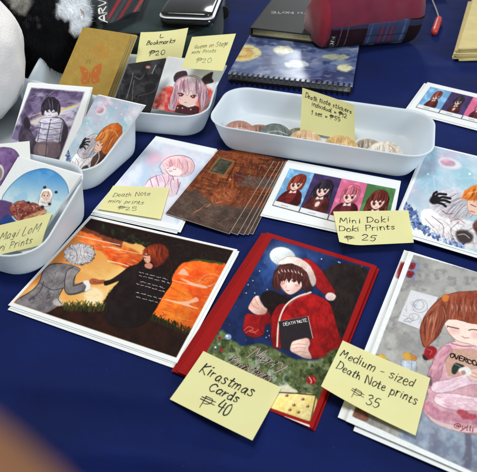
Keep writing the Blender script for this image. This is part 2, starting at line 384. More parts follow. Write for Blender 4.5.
g('a',3.8,[(3.2,4.2),(1.6,5),(0.2,3),(0.6,0.6),(2,0.4),(3.2,3.2),(3.3,4.6),(3.2,1),(3.9,0.1)]); g('b',3.8,[(0.4,8),(0.3,0.2)],[(0.4,3.4),(2,4.9),(3.5,3.2),(3,0.6),(1.2,0),(0.3,1)])
g('c',3.2,[(3.1,4.2),(1.6,5),(0.2,3),(0.6,0.6),(2,0),(3.2,0.9)]); g('d',3.8,[(3.1,4),(1.5,4.8),(0.2,2.8),(0.8,0.4),(2.2,0.5),(3.3,2.4)],[(3.5,8.2),(3.3,0)])
g('e',3.4,[(0.3,2.4),(3,3),(2.6,4.7),(1.2,4.8),(0.2,2.6),(0.8,0.4),(2.2,0),(3.3,0.9)]); g('f',3,[(3,7.4),(1.9,8),(1.3,6),(1.2,0)],[(0.1,4.6),(2.6,4.8)])
g('g',3.6,[(3.1,4),(1.5,4.9),(0.3,3),(1,0.8),(2.4,1.4),(3.2,4.4),(3.1,-1.4),(1.6,-2.8),(0.2,-1.8)]); g('h',3.8,[(0.4,8.2),(0.3,0)],[(0.3,2.8),(1.8,4.8),(3.1,3.8),(3.3,0)])
g('i',1.6,[(0.7,4.8),(0.6,0.2)],[(0.8,6.6),(0.85,7)]); g('k',3.8,[(0.5,8.2),(0.4,0)],[(3.2,4.8),(0.6,2.4),(3.6,0)]); g('l',1.5,[(0.6,8.2),(0.6,0.6),(1.2,0)])
g('m',5.4,[(0.3,4.8),(0.3,0)],[(0.3,3),(1.5,4.8),(2.5,3.6),(2.5,0)],[(2.5,3),(3.8,4.8),(4.9,3.6),(5,0)]); g('n',3.8,[(0.3,4.8),(0.3,0)],[(0.3,2.8),(1.8,4.9),(3,3.8),(3.3,0)])
g('o',3.6,[(1.8,4.9),(0.4,3.6),(0.5,1),(1.9,0),(3.2,1.6),(3,4),(1.8,4.9)]); g('p',3.8,[(0.5,4.9),(0.3,-3)],[(0.4,3.4),(2,4.9),(3.5,3.2),(3,0.7),(1.6,0.2),(0.4,1)])
g('r',3,[(0.4,4.8),(0.4,0)],[(0.4,2.8),(1.4,4.5),(2.8,4.6)]); g('s',3,[(2.8,4.3),(1.5,4.9),(0.4,3.8),(2.4,2),(2.4,0.5),(1,0),(0.1,0.7)]); g('t',3,[(1.4,7),(1.2,0.8),(2,0),(2.9,0.6)],[(0,4.7),(2.9,4.9)])
g('u',3.8,[(0.3,4.8),(0.4,1),(1.6,0),(3,1.4),(3.2,4.8),(3.3,0.2)]); g('v',3.4,[(0.1,4.8),(1.5,0),(3.2,4.8)]); g('w',5,[(0.1,4.8),(1.2,0),(2.5,4),(3.6,0),(4.8,4.8)]); g('y',3.6,[(0.2,4.8),(1.6,1)],[(3.4,4.8),(1.4,-1),(0.2,-2.8)])
g('z',3.4,[(0.2,4.7),(3,4.7),(0.2,0.2),(3.3,0.2)]); g('-',3.6,[(0.6,2.8),(3,3)]); g('=',3.8,[(0.5,2),(3.2,2)],[(0.5,3.8),(3.2,3.8)]); g(':',1.4,[(0.6,0.5),(0.7,1)],[(0.6,4),(0.7,4.5)])
g('0',4.2,[(2.2,8),(0.6,6),(0.5,2.2),(2,0),(3.6,1.8),(3.7,6),(2.2,8)]); g('1',2.2,[(0.4,6.6),(1.4,8),(1.3,0)]); g('2',4.2,[(0.5,6.4),(1.8,8),(3.5,6.6),(2.8,3.8),(0.4,0.2),(3.9,0.4)])
g('3',4,[(0.5,7.2),(2.4,8),(3.3,6.2),(1.4,4.3),(3.5,3),(3.2,0.8),(1.6,0),(0.2,1)]); g('4',4.4,[(1.4,8),(0.3,3.4),(4,3.6)],[(3.2,6.6),(3,0)]); g('5',4.2,[(3.7,7.9),(1,7.8),(0.7,4.6),(2.8,4.8),(3.7,2.6),(2.4,0.1),(0.4,0.6)])
g('#',5.4,[(1.3,8.4),(1.1,-0.6)],[(0.8,8.3),(3.8,8.1),(4.4,5.8),(3.2,3.4),(1.2,2.9)],[(-0.5,6.9),(5.6,7.1)],[(-0.5,4.9),(5.6,5.1)])   # peso sign
g('@',5,[(3.4,4),(2,4.6),(1.6,2.4),(3,2.2),(3.6,4.2),(3.8,2.2),(5,3.4),(4,6.6),(1.6,6.6),(0.2,3.6),(1.4,0.2),(4,0.2)])
g("'",1,[(0.5,8),(0.4,6.6)]); g('.',1.2,[(0.5,0.1),(0.6,0.4)]); g('/',3,[(0.2,-0.5),(2.8,8)]); g(' ',2.6)
def write(surf, text, p0, p1, cap, slant=0.1, jit=0.25, seed=3, gap=1.0):
    """strokes (metres on the sheet) for text whose baseline runs from picture point p0 to p1; cap = capital height in metres"""
    rng = random.Random(seed + len(text)); a, b = surf.uv(p0), surf.uv(p1)
    a = np.array([a[0] * surf.w, a[1] * surf.h]); b = np.array([b[0] * surf.w, b[1] * surf.h])
    tot = sum(G[c][0] + gap for c in text) - gap; d = b - a; Lr = np.linalg.norm(d); e = d / Lr; upv = np.array([e[1], -e[0]])
    ky = cap / 8.0; kx = Lr / tot; x = 0.0; out = []
    for c in text:
        w, st = G[c]; dy = rng.uniform(-jit, jit) * 1.9; sc = 1 + rng.uniform(-0.15, 0.13); sl = rng.uniform(-.10, .10); ro = rng.uniform(-.05, .05)
        for s in st:
            q = [(x + px_ * sc + sl * py_ + rng.uniform(-.22, .22), (py_ * sc + dy + ro * px_ + rng.uniform(-.22, .22))) for px_, py_ in s]
            S = smooth_pts(q, False, 5) if len(q) > 2 else np.asarray(q)
            out.append([a + e * (p[0] * kx + slant * p[1] * ky) + upv * p[1] * ky for p in S])
        x += w + gap
    return out
def scribble(surf, p0, p1, cap, seed):       # writing too small in the picture to read
    rng = random.Random(seed); a, b = surf.uv(p0), surf.uv(p1); out = []
    a = np.array([a[0] * surf.w, a[1] * surf.h]); b = np.array([b[0] * surf.w, b[1] * surf.h]); L = np.linalg.norm(b - a); e = (b - a) / L; n = np.array([e[1], -e[0]]); x = 0
    while x < L:
        wl = rng.uniform(0.003, 0.007); k = int(wl / 0.0006) + 3
        out.append(smooth_pts([a + e * (x + wl * i / k) + n * cap * rng.choice((0, 0, .5, .6, 1.0)) * rng.uniform(.5, 1) for i in range(k)], False, 3)); x += wl + 0.0013
    return out

# ================================================================== the setting: the cloth-covered table
def build_table():
    x0, x1, y0, y1 = -1.1, 1.1, -0.05, 1.75; nx, ny = 440, 360
    X, Y = np.meshgrid(np.linspace(x0, x1, nx), np.linspace(y0, y1, ny)); X, Y = X.ravel(), Y.ravel()
    Z = -0.0016 * vnoise(X + 0.4 * Y, Y - .3 * X, 0.055, 4, 3) - 0.0008 * vnoise(X, Y, 0.02, 8, 2)
    for (ax, ay, bx, by, hh, w) in ((-.38, .30, .16, .185, .0075, .011), (-.28, .235, .12, .13, .007, .010), (-.25, .20, .05, .05, .006, .009), (-.2, .19, .0, .15, .006, .007), (.26, .8, .55, .68, .003, .012), (.2, .86, .7, .9, .003, .014), (.3, .75, .48, .71, .002, .007), (.0, .8, .3, .74, .002, .008), (.42, 1.0, .7, 1.05, .003, .012)):
        ex, ey = bx - ax, by - ay; L2 = ex * ex + ey * ey; t = ((X - ax) * ex + (Y - ay) * ey) / L2
        d = ((X - ax) * ey - (Y - ay) * ex) / math.sqrt(L2) + 0.012 * np.sin(t * 5 + ax * 9)
        Z += hh * np.exp(-(d / w) ** 2) * np.clip(t * 3, 0, 1) * np.clip((1 - t) * 3, 0, 1)
    # flat where things lie
    k1 = np.clip((Y - .235) / .02, 0, 1) * np.clip((.80 - Y) / .02, 0, 1) * np.clip((X + .40) / .02, 0, 1) * np.clip((.46 - X) / .02, 0, 1)
    k2 = np.clip((Y - .12) / .02, 0, 1) * np.clip((.5 - Y) / .02, 0, 1) * np.clip((X - .05) / .02, 0, 1)
    keep = np.maximum(k1, k2); Z = np.minimum(Z, 0.0090); Z = Z * (1 - keep) + np.minimum(Z, -0.0002) * keep
    V = np.stack([X, Y, Z], 1); idx = np.arange(nx * ny).reshape(ny, nx)
    F = np.stack([idx[:-1, :-1], idx[:-1, 1:], idx[1:, 1:], idx[1:, :-1]], -1).reshape(-1, 4).tolist()
    V = list(V); per = list(idx[0, :-1]) + list(idx[:-1, -1]) + list(idx[-1, :0:-1]) + list(idx[:0:-1, 0])
    b = len(V)
    for k, i in enumerate(per):
        q = V[i]; s = 0.006 * math.sin(k * 0.19); dx = -s if abs(q[0] - x0) < 1e-6 else s if abs(q[0] - x1) < 1e-6 else 0; dy = -abs(s) if abs(q[1] - y0) < 1e-6 else abs(s) if abs(q[1] - y1) < 1e-6 else 0
        V.append(np.array([q[0] + dx * 2, q[1] + dy * 2, -0.7]))
    m = len(per)
    F += [(per[i], b + i, b + (i + 1) % m, per[(i + 1) % m]) for i in range(m)]
    me = np_mesh('table', V, F)
    mt, N, L, bs = new_mat('navy_tablecloth')
    bs.inputs['Roughness'].default_value = 0.82; bs.inputs['Specular IOR Level'].default_value = 0.18
    bs.inputs['Sheen Weight'].default_value = 0.03; bs.inputs['Sheen Roughness'].default_value = 0.5; bs.inputs['Sheen Tint'].default_value = (0.35, 0.5, 1, 1)
    tc = N.new('ShaderNodeTexCoord'); n = N.new('ShaderNodeTexNoise'); n.inputs['Scale'].default_value = 7; n.inputs['Detail'].default_value = 8
    L.new(tc.outputs['Object'], n.inputs['Vector'])
    r = N.new('ShaderNodeValToRGB'); r.color_ramp.elements[0].position = 0.3; r.color_ramp.elements[1].position = 0.72
    r.color_ramp.elements[0].color = rgba((4, 18, 64)); r.color_ramp.elements[1].color = rgba((6, 29, 94))
    L.new(n.outputs['Fac'], r.inputs['Fac'])
    n2 = N.new('ShaderNodeTexNoise'); n2.inputs['Scale'].default_value = 900; n2.inputs['Detail'].default_value = 2
    L.new(tc.outputs['Object'], n2.inputs['Vector'])
    mx = N.new('ShaderNodeMixRGB'); mx.blend_type = 'OVERLAY'; mx.inputs[0].default_value = 0.25
    L.new(r.outputs['Color'], mx.inputs[1]); L.new(n2.outputs['Fac'], mx.inputs[2]); L.new(mx.outputs[0], bs.inputs['Base Color'])
    w1 = N.new('ShaderNodeTexWave'); w1.inputs['Scale'].default_value = 330; w1.bands_direction = 'X'
    w2 = N.new('ShaderNodeTexWave'); w2.inputs['Scale'].default_value = 330; w2.bands_direction = 'Y'
    L.new(tc.outputs['Object'], w1.inputs['Vector']); L.new(tc.outputs['Object'], w2.inputs['Vector'])
    ad = N.new('ShaderNodeMath'); ad.operation = 'MULTIPLY'; L.new(w1.outputs['Fac'], ad.inputs[0]); L.new(w2.outputs['Fac'], ad.inputs[1])
    bp = N.new('ShaderNodeBump'); bp.inputs['Strength'].default_value = 0.35; bp.inputs['Distance'].default_value = 0.0004
    n3 = N.new('ShaderNodeTexNoise'); n3.inputs['Scale'].default_value = 16; n3.inputs['Detail'].default_value = 5; n3.inputs['Distortion'].default_value = 0.8; L.new(tc.outputs['Object'], n3.inputs['Vector'])
    b2 = N.new('ShaderNodeBump'); b2.inputs['Strength'].default_value = 0.45; b2.inputs['Distance'].default_value = 0.006
    L.new(n3.outputs['Fac'], b2.inputs['Height']); L.new(b2.outputs['Normal'], bp.inputs['Normal'])
    L.new(ad.outputs[0], bp.inputs['Height']); L.new(bp.outputs['Normal'], bs.inputs['Normal'])
    ln = N.new('ShaderNodeTexVoronoi'); ln.inputs['Scale'].default_value = 70; L.new(tc.outputs['Object'], ln.inputs['Vector'])
    lt = N.new('ShaderNodeMath'); lt.operation = 'LESS_THAN'; lt.inputs[1].default_value = 0.018; L.new(ln.outputs['Distance'], lt.inputs[0])
    ml = N.new('ShaderNodeMixRGB'); L.new(lt.outputs[0], ml.inputs[0]); L.new(mx.outputs[0], ml.inputs[1]); ml.inputs[2].default_value = rgba((70, 90, 150)); L.new(ml.outputs[0], bs.inputs['Base Color'])
    o = link_mesh('table', me, [mt], None, True); o['kind'] = 'structure'; o['label'] = 'navy blue cloth spread over the display table'; o['category'] = 'table'
build_table()
fm = mat('grey_floor', (58, 56, 54), 0.6, 0.3, nscale=3, namp=0.2)
bm = bmesh.new(); bmesh.ops.create_grid(bm, x_segments=1, y_segments=1, size=6)
for v in bm.verts: v.co.z = -0.72; v.co.y += 2
o = from_bm('floor', bm, fm, None, False); o['kind'] = 'structure'

# ================================================================== frosted trays
def rrect(L, Wd, r, z, k=8):
    out = []
    for cx, cy, a0 in ((L / 2 - r, -Wd / 2 + r, -90), (L / 2 - r, Wd / 2 - r, 0), (-L / 2 + r, Wd / 2 - r, 90), (-L / 2 + r, -Wd / 2 + r, 180)):
        for i in range(k + 1):
            a = R(a0 + 90 * i / k); out.append(Vector((cx + r * math.cos(a), cy + r * math.sin(a), z)))
    return out
def tray_mesh(Lb, Lr, Wb, Wr, h, rb, rr, hb=None):
    bm = bmesh.new(); t = 0.0014
    def ring(f, z, ins=0.0):
        return [bm.verts.new(p) for p in rrect(Lb + (Lr - Lb) * f - 2 * ins, Wb + (Wr - Wb) * f - 2 * ins, rb + (rr - rb) * f - ins, z)]
    prof = [(0, 0.0006, 0.004), (0, 0.002, 0.0012), (0.04, 0.005, 0), (0.3, h * .3, 0), (0.6, h * .6, 0), (0.92, h * .93, 0), (1, h - .0012, -0.0014), (1, h, -0.0012), (1, h, 0.0006), (0.9, h * .92, t), (0.6, h * .6, t), (0.3, h * .3, t), (0.05, 0.007, t), (0, 0.0034, t + 0.002), (0, 0.0024, t + 0.006)]
    rs = [ring(*p) for p in prof]
    for A, B in zip(rs[:-1], rs[1:]):
        for i in range(len(A)): bm.faces.new((A[i], A[(i + 1) % len(A)], B[(i + 1) % len(A)], B[i]))
    bm.faces.new(rs[0][::-1]); bm.faces.new(rs[-1])
    if hb:
        for v in bm.verts:
            q = min(1, max(0, (v.co.y + Wb * .42) / (Wb * .84))); q = q * q * (3 - 2 * q); v.co.z *= 1 + (hb / h - 1) * q * min(1, max(0, (v.co.z - .004) / .01))
    bmesh.ops.recalc_face_normals(bm, faces=bm.faces)
    me = bpy.data.meshes.new('plastic_tray'); bm.to_mesh(me); bm.free()
    me.materials.append(M['tray'])
    for p in me.polygons: p.use_smooth = True
    return me
def place_tray(x, y, ang, label, me):
    o = bpy.data.objects.new('plastic_tray', me); COL.objects.link(o); o.location = (x, y, 0); o.rotation_euler = (0, 0, R(ang))
    return tag(o, label, 'tray', 'frosted plastic trays')
TR = tray_mesh(.262, .280, .122, .133, .037, .030, .036, .059)
TRL = tray_mesh(.258, .290, .102, .116, .040, .026, .034)
place_tray(.111, .620, -16.7, 'long frosted tray holding round stickers below the blue notebook', TRL)
place_tray(-.172, .716, -10, 'frosted tray holding the kraft packets, bookmarks and pink haired print', TR)
place_tray(-.275, .612, -25.3, 'frosted tray holding the purple and orange haired prints', TR)
place_tray(-.314, .459, -18.3, 'frosted tray with the Magi LoM note at the left edge', TR)

# ================================================================== spiral notebook and black book
def nb_paint(P):
    P.C[:] = (96, 110, 146)
    P.wash((52, 68, 116), 5, 21, .42, .62, .8, sx=.35); P.wash((150, 160, 178), 4, 22, .52, .7, .6, sx=.3); P.wash((36, 46, 84), 6, 23, .55, .7, .75, sx=.4)
    for (x, y, rx, ry, c1, c2) in ((243, 53, 18, 8.5, (205, 190, 120), (205, 150, 50)), (283, 50, 10, 4.2, (214, 212, 178), (226, 222, 196)), (297, 64, 12, 4, (196, 202, 206), (215, 218, 220)), (294, 35.5, 9, 2.4, (196, 180, 104), (188, 160, 70)), (345, 68, 8, 3.5, (206, 204, 160), (220, 216, 180)), (244, 33, 9, 3.5, (190, 172, 96), (170, 140, 60)), (336, 57, 14, 2.6, (170, 170, 130), (150, 155, 140))):
        P.ell(x, y, rx, ry, c1, soft=.8, jit=1.2, tex=.1); P.ell(x, y, rx * .6, ry * .6, c2, soft=.7, jit=.8, tex=.15); P.ell(x - 1, y, rx * .28, ry * .3, c1, soft=.6)
    rng = random.Random(5)
    for _ in range(150):
        x, y = rng.uniform(228, 360), rng.uniform(28, 86); l = rng.uniform(3, 9); c = rng.choice(((40, 54, 104), (150, 164, 190), (80, 98, 140), (176, 178, 160)))
        P.line([(x, y), (x + l * .5, y + rng.uniform(-.8, .8)), (x + l, y + rng.uniform(-.6, .9))], c, .55, .6)
    P.poly([(226, 30), (250, 30), (258, 0), (246, 0)], (96, 78, 48), .8, .55, True, 1.0)
def notebook():
    z = .014
    fl, fr = at(228, 73.5, z), at(352.5, 86.5, z); e = (fr - fl) / np.linalg.norm(fr - fl); n = np.array([-e[1], e[0], 0]); D = .275
    tl, tr = fl + n * D, fr + n * D
    org = (fl + fr) / 2; org[2] = 0
    root = empty('spiral_notebook', org); tag(root, 'spiral notebook with blue and yellow painted cover under the black book', 'notebook')
    S = Surf([tl, tr, fr, fl]); sheet('cover', S, [M['gloss_art']], 330, 200, .0009, nb_paint, parent=root)
    dz = np.array([0, 0, 1.0])
    S2 = Surf([tl - n * .003 - e * .0 - dz * .0012, tr - n * .003 - e * .003 - dz * .0012, fr + n * .004 - e * .003 - dz * .0012, fl + n * .004 - dz * .0012])
    sheet('pages', S2, [M['page_grey']], 4, 4, .0105, parent=root)
    S3 = Surf([tl - dz * .0125, tr - dz * .0125, fr - dz * .0125, fl - dz * .0125]); sheet('back_cover', S3, [M['black']], 4, 4, .001, parent=root)
    bm = bmesh.new(); L = np.linalg.norm(fr - fl); k = int(L / .0086)
    for i in range(k):
        for dd in (0, .0017):
            c = fl + e * (.006 + i * (L - .012) / (k - 1) + dd) - n * .0005; c[2] = .0078
            tube_bm(bm, [c + (n * math.cos(a) * .0092 + np.array([0, 0, 1]) * math.sin(a) * .0078) - org for a in np.linspace(0, 2 * math.pi, 15)[:-1]], .00068, 6, True)
    from_bm('spiral_binding', bm, M['wire'], root)
    bm = bmesh.new()
    for i in range(k):
        c = fl + e * (.0068 + i * (L - .012) / (k - 1)) + n * .0075 - org; c[2] = z + .00016
        q = [bm.verts.new(c + e * a * .0022 + n * b * .0016) for a, b in ((-1, -1), (1, -1), (1, 1), (-1, 1))]; bm.faces.new(q)
    from_bm('punched_holes', bm, M['black'], root, False)
    return S
notebook()
def black_book():
    z = .031; fl = at(251, 27.6, z); fr = at(329, 36.5, z); e = (fr - fl) / np.linalg.norm(fr - fl); n = np.array([-e[1], e[0], 0]); D = .21; dz = np.array([0, 0, 1.])
    w = .165; fr = fl + e * w; tl, tr = fl + n * D, fr + n * D; org = (fl + fr) / 2; org[2] = .015
    root = empty('black_book', org); tag(root, 'black book titled Death Note in white, lying on the spiral notebook', 'book')
    S = Surf([tl, tr, fr, fl])
    ink = [(write(S, 'DEATH NOTE', (325, 12.4), (271, 11.6), .0095, 0.0, .05), .0012)]
    sheet('front_cover', S, [M['black_cover'], M['white_ink']], 6, 6, .0022, ink=ink, parent=root)
    S2 = Surf([tl - n * .004 - dz * .0024, tr - n * .004 - e * .004 - dz * .0024, fr + n * .003 - e * .004 - dz * .0024, fl + n * .003 + e * .003 - dz * .0024]); sheet('pages', S2, [M['page']], 4, 4, .0105, parent=root)
    S3 = Surf([tl - dz * .0132, tr - dz * .0132, fr - dz * .0132, fl - dz * .0132]); sheet('back_cover', S3, [M['black_cover']], 4, 4, .0022, parent=root)
    a, b = fl - e * .0012 - n * .0006, tl - e * .0012 + n * .0006
    rbox('spine', (.0026, D, .0152), M['black_cover'], root, Vector((a + b) / 2 - org) + Vector((0, 0, -.0076)), (0, 0, math.atan2(e[1], e[0])), .0012)
black_book()

# ================================================================== pencil pouch with its charm
def pouch():
    A, B = at(323, 52.5, 0.014), at(416, 45.5, 0.0); A[2] = B[2] = 0; L = np.linalg.norm(B - A) + .012; e = (B - A) / np.linalg.norm(B - A); n = np.array([-e[1], e[0], 0])
    Wd, Hh = .085, .098; c = (A + B) / 2 + n * Wd / 2; base = .016
    base = .0075; root = empty('pencil_pouch', (c[0], c[1], base), math.atan2(e[1], e[0])); root.rotation_euler[1] = math.atan2(.0145, L); tag(root, 'maroon canvas pencil pouch with a plaid lower band, zip at the top', 'pouch')
    def sec(x):                               # cross-section scale along the length
        t = abs(x) / (L / 2); return (1 - max(0, t - .80) ** 2 * 5.0)
    NX, NA = 60, 40
    xs = np.linspace(-L / 2, L / 2, NX)
    def ringpt(x, a):
        s = sec(x); k = 5.0; ca, sa = math.cos(a), math.sin(a)
        y = Wd / 2 * s * math.copysign(abs(ca) ** (2 / k), ca); zz = Hh / 2 + Hh / 2 * s * math.copysign(abs(sa) ** (2 / 3.6), sa)
        if x < 0: zz *= 1 - .30 * max(0, (abs(x) / (L / 2) - .72) / .28) ** 2 * min(1, zz / Hh * 1.2)
        if zz > Hh * .45: y *= 1 - .42 * ((zz - Hh * .45) / (Hh * .55)) ** 1.5
        w = mnoise.noise(Vector((x * 28, y * 28, zz * 28))) * .0058 + mnoise.noise(Vector((x * 80, y * 60, zz * 80))) * .001
        return Vector((x, y * (1 + w * 12), zz + w * (zz > .004)))
    bm = bmesh.new(); rings = [[bm.verts.new(ringpt(x, 2 * math.pi * j / NA)) for j in range(NA)] for x in xs]
    for A_, B_ in zip(rings[:-1], rings[1:]):
        for j in range(NA): bm.faces.new((A_[j], A_[(j + 1) % NA], B_[(j + 1) % NA], B_[j]))
    bm.faces.new(rings[0][::-1]); bm.faces.new(rings[-1])
    for f in bm.faces: f.material_index = 1 if f.calc_center_median().x < -L / 2 + .011 else (2 if f.calc_center_median().z < .008 else 0)
    from_bm('body', bm, [M['maroon'], M['maroon_end'], M['bag_black']], root)
    # plaid band round the lower part
    nu, nv = 240, 70; us = np.linspace(-L / 2 + .016, L / 2 - .0, nu); V = []
    for j in range(nv):
        f = j / (nv - 1)
        for x in us:
            s = sec(x); zt = (.040 + .012 * (x / L + .5)) * (1 - f) + .002 * f
            zz = (zt - Hh / 2) / (Hh / 2 * s); zz = max(-1, min(1, zz)); sa = math.copysign(abs(zz) ** (3.6 / 2), zz); ca = -math.sqrt(max(0, 1 - sa * sa)); p = ringpt(x, math.atan2(sa, ca))
            V.append((p.x * 1.002, p.y - .0016, zt if f < .97 else .003))
    idx = np.arange(nu * nv).reshape(nv, nu); F = np.stack([idx[:-1, :-1], idx[1:, :-1], idx[1:, 1:], idx[:-1, 1:]], -1).reshape(-1, 4)
    me = np_mesh('plaid_band', V, F); V = np.array(V); U = (V[:, 0] + L / 2) / L; Z = V[:, 2] / .044
    C = np.tile(np.array((58, 24, 38.)), (len(V), 1))
    def band(a, b, c, al=1.0, arr=U): C[(arr > a) & (arr < b)] = C[(arr > a) & (arr < b)] * (1 - al) + np.array(c) * al
    C *= .8; band(.42, .83, (72, 84, 124)); band(.53, .70, (112, 62, 96), .8); band(.56, .575, (150, 90, 120), .8); band(.61, .625, (90, 110, 160), .8); band(.66, .67, (150, 90, 120), .7); band(.45, .465, (104, 120, 158)); band(.78, .80, (100, 130, 176)); band(.83, 1, (40, 20, 24)); band(.16, .168, (150, 130, 140), .8); band(.22, .228, (150, 130, 140), .8)
    band(.12, .2, (40, 44, 72), .55, Z); band(.86, 1.1, (76, 92, 140), .6, Z); band(.5, .56, (30, 26, 44), .4, Z)
    C *= .78; C *= 1 + .1 * np.sin(U * 900)[:, None] + .06 * np.sin(Z * 260)[:, None]
    set_paint(me, C); o = link_mesh('plaid_band', me, [M['cloth_paint']], root, True)
    m = o.modifiers.new('thick', 'SOLIDIFY'); m.thickness = .0012
    rbox('side_tag', (.011, .0016, .020), M['black'], root, (-L / 2 + .020, -Wd / 2 - .0002, .019), (R(-6), R(4), R(-12)), .0006)
    bm = bmesh.new()
    for k, s in enumerate((((-.003, .006), (.003, .006), (.0, .002)), ((-.003, -.001), (.003, -.002)), ((-.003, -.006), (.001, -.004), (.003, -.007)))):
        tube_bm(bm, [(p[0], 0, p[1]) for p in s], .0005, 5)
    o = from_bm('tag_lettering', bm, M['white_ink'], root); o.location = (-L / 2 + .0198, -Wd / 2 - .0012, .020); o.rotation_euler = (R(-6), R(4), R(-12))
    rbox('zip', (L * .86, .008, .0025), M['black'], root, (0, 0, Hh + .0006), (0, 0, 0), .0008)
    rbox('zip_pull', (.012, .005, .003), M['silver'], root, (L / 2 - .016, 0, Hh + .003), (0, R(14), 0), .001)
    q0 = Vector((c[0], c[1], base)) + Vector(e) * (L / 2 - .006) + Vector((0, 0, Hh * .86))
    return q0
Q0 = pouch()
p1_, p2_ = at(439, 18.5, .008), at(434, 33.0, .007)
ch = empty('zip_charm', tuple((p1_ + p2_) / 2)); tag(ch, 'small red cylinder charm on a pale cord beside the pencil pouch', 'charm')
bm = bmesh.new(); d = Vector(p2_ - p1_); hl = d.length / 2; dn = d.normalized()
tube_bm(bm, [dn * (hl * t) for t in (-1, -.96, -.86, -.55, 0, .55, .86, .96, 1)], [.003, .0055, .0066, .0068, .0068, .0068, .0066, .0055, .003], 16)
from_bm('bead', bm, M['red_plastic'], ch)
bm = bmesh.new(); mid = Vector((p1_ + p2_) / 2); s0 = Vector(p1_) - mid; s1 = Q0 - mid; s2 = Vector(at(431.5, -2, .012)) - mid
tube_bm(bm, smooth_pts([s0, s0 * .6 + s2 * .4 + Vector((.001, 0, 0)), s2, (s2 + s1) * .5 + Vector((.004, 0, .012)), s1], False, 6), .0011, 6)
from_bm('cord', bm, M['cord'], ch)

# ================================================================== dark bag, phone, striped cloth at the back
def soft_box(name, m, x0, x1, y0, y1, h, parent=None, seed=0, amp=.006, k=4.0, seg=5, z0=0.0):
    bm = bmesh.new(); bmesh.ops.create_icosphere(bm, subdivisions=seg, radius=1)
    for v in bm.verts:
        p = v.co; s = (abs(p.x) ** k + abs(p.y) ** k + abs(p.z) ** k) ** (-1 / k); q = p * s
        w = mnoise.noise(Vector((q.x * 2.4 + seed, q.y * 2.4, q.z * 2.4))) + .4 * mnoise.noise(Vector((q.x * 7 + seed, q.y * 7, q.z * 5)))
        f = 1 + amp * w / max(h, .02) * .5
        v.co = Vector(((x0 + x1) / 2 + q.x * (x1 - x0) / 2 * (1 + amp * w * 3), (y0 + y1) / 2 + q.y * (y1 - y0) / 2 * (1 + amp * w * 3), max(z0 + .0005, z0 + h / 2 + q.z * h / 2 * f)))
    return bm
bgx = (-.29, -.028, .83, 1.30)
root = empty('fabric_bag', (-.16, 1.06, 0)); tag(root, 'dark green fabric bag lying behind the trays under a glossy black case', 'bag')
o = from_bm('body', soft_box('b', None, *bgx, .075, seed=3), M['bag'], root); o.location = (.16, -1.06, 0)
bm = bmesh.new(); bmesh.ops.create_cube(bm, size=1.0); bmesh.ops.bevel(bm, geom=list(bm.edges), offset=.2, segments=3, affect='EDGES')
o = from_bm('side_tab', bm, M['bag_black'], root); o.scale = (.016, .006, .022); o.location = (.134, -.055, .045); o.rotation_euler = (0, R(12), R(-10))
bm = bmesh.new(); tube_bm(bm, smooth_pts([(-.12, -.20, .066), (-.02, -.215, .067), (.08, -.205, .064), (.118, -.12, .062), (.12, .05, .064)], False, 8), .0022, 6)
from_bm('seam', bm, M['bag_black'], root)
def phone():
    z = .092; fl, fr = at(165, 15.5, z), at(204, 17, z); e = (fr - fl) / np.linalg.norm(fr - fl); n = np.array([-e[1], e[0], 0]); ang = math.atan2(e[1], e[0])
    Wd = .088; D = .15; c = (fl + fr) / 2 + e * .0015 + n * D / 2
    root = empty('glossy_case', (c[0], c[1], .0745), ang); tag(root, 'glossy black rounded case with a white rim lying on the dark bag', 'case')
    def slab(name, w, d, z0, z1, r, m, ins=0):
        bm = bmesh.new(); k = 8
        lo = [bm.verts.new(p) for p in rrect(w - .004, d - .004, r, z0)]; a = [bm.verts.new(p) for p in rrect(w, d, r, z0 + .002)]; b = [bm.verts.new(p) for p in rrect(w, d, r, z1 - .002)]; t = [bm.verts.new(p) for p in rrect(w - .004, d - .004, r, z1)]
        for A, B in ((lo, a), (a, b), (b, t)):
            for i in range(len(A)): bm.faces.new((A[i], A[(i + 1) % len(A)], B[(i + 1) % len(A)], B[i]))
        bm.faces.new(lo[::-1]); bm.faces.new(t); return from_bm(name, bm, m, root, True)
    slab('lower_shell', Wd, D, 0, .0125, .014, M['gloss_black']); slab('rim', Wd + .002, D + .002, .0125, .0147, .015, M['silver']); slab('lid', Wd - .003, D - .003, .0147, .0215, .013, M['gloss_black'])
phone()
def strap_and_cloth():
    root = empty('black_bag', (-.37, 1.08, 0)); tag(root, 'black fabric bag with a white lettered strap behind the plush toy', 'bag')
    o = from_bm('body', soft_box('b', None, -.50, -.285, .90, 1.28, .085, seed=9), M['bag_black'], root); o.location = (.37, -1.08, 0)
    S = Surf([at(98.5, -14, .088), at(107.5, -14, .088), at(109.0, 24, .084), at(100.5, 24, .084)], lambda u, v: .003)
    ink = [(write(S, 'ARV', (107.2, 22), (105.6, 0), .0125, 0, .05, gap=.6), .003)]
    sheet('strap', S, [M['bag_black'], M['white_ink']], 5, 20, .003, ink=ink, parent=root)
    def pt(P):
        P.C[:] = (44, 50, 54)
        for i, c in enumerate(((150, 42, 48), (62, 66, 70), (128, 44, 48), (40, 46, 50), (150, 60, 60), (70, 74, 78), (110, 40, 44), (44, 50, 54), (132, 50, 52))):
            a = (107 + i * 6.2 - 14, 34 - 14 * 0); P.poly([(96 + i * 5.6, 36), (99.4 + i * 5.6, 36), (130 + i * 5.6, -14), (126 + i * 5.6, -14)], c, .5, .9, False, .4)
        P.mott(.12, 1.2, 4)
    S = Surf([at(110, -10, .083), at(151, -12, .086), at(140, 14, .084), at(107.5, 27, .081)], lambda u, v: .0055 + .002 * np.sin(u * 7) * np.sin(v * 5))
    o = sheet('striped_cloth', S, [M['cloth_paint']], 90, 70, .003, pt, base=(44, 50, 54)); tag(o, 'dark folded cloth with red and grey stripes lying on the fabric bag', 'cloth')
strap_and_cloth()
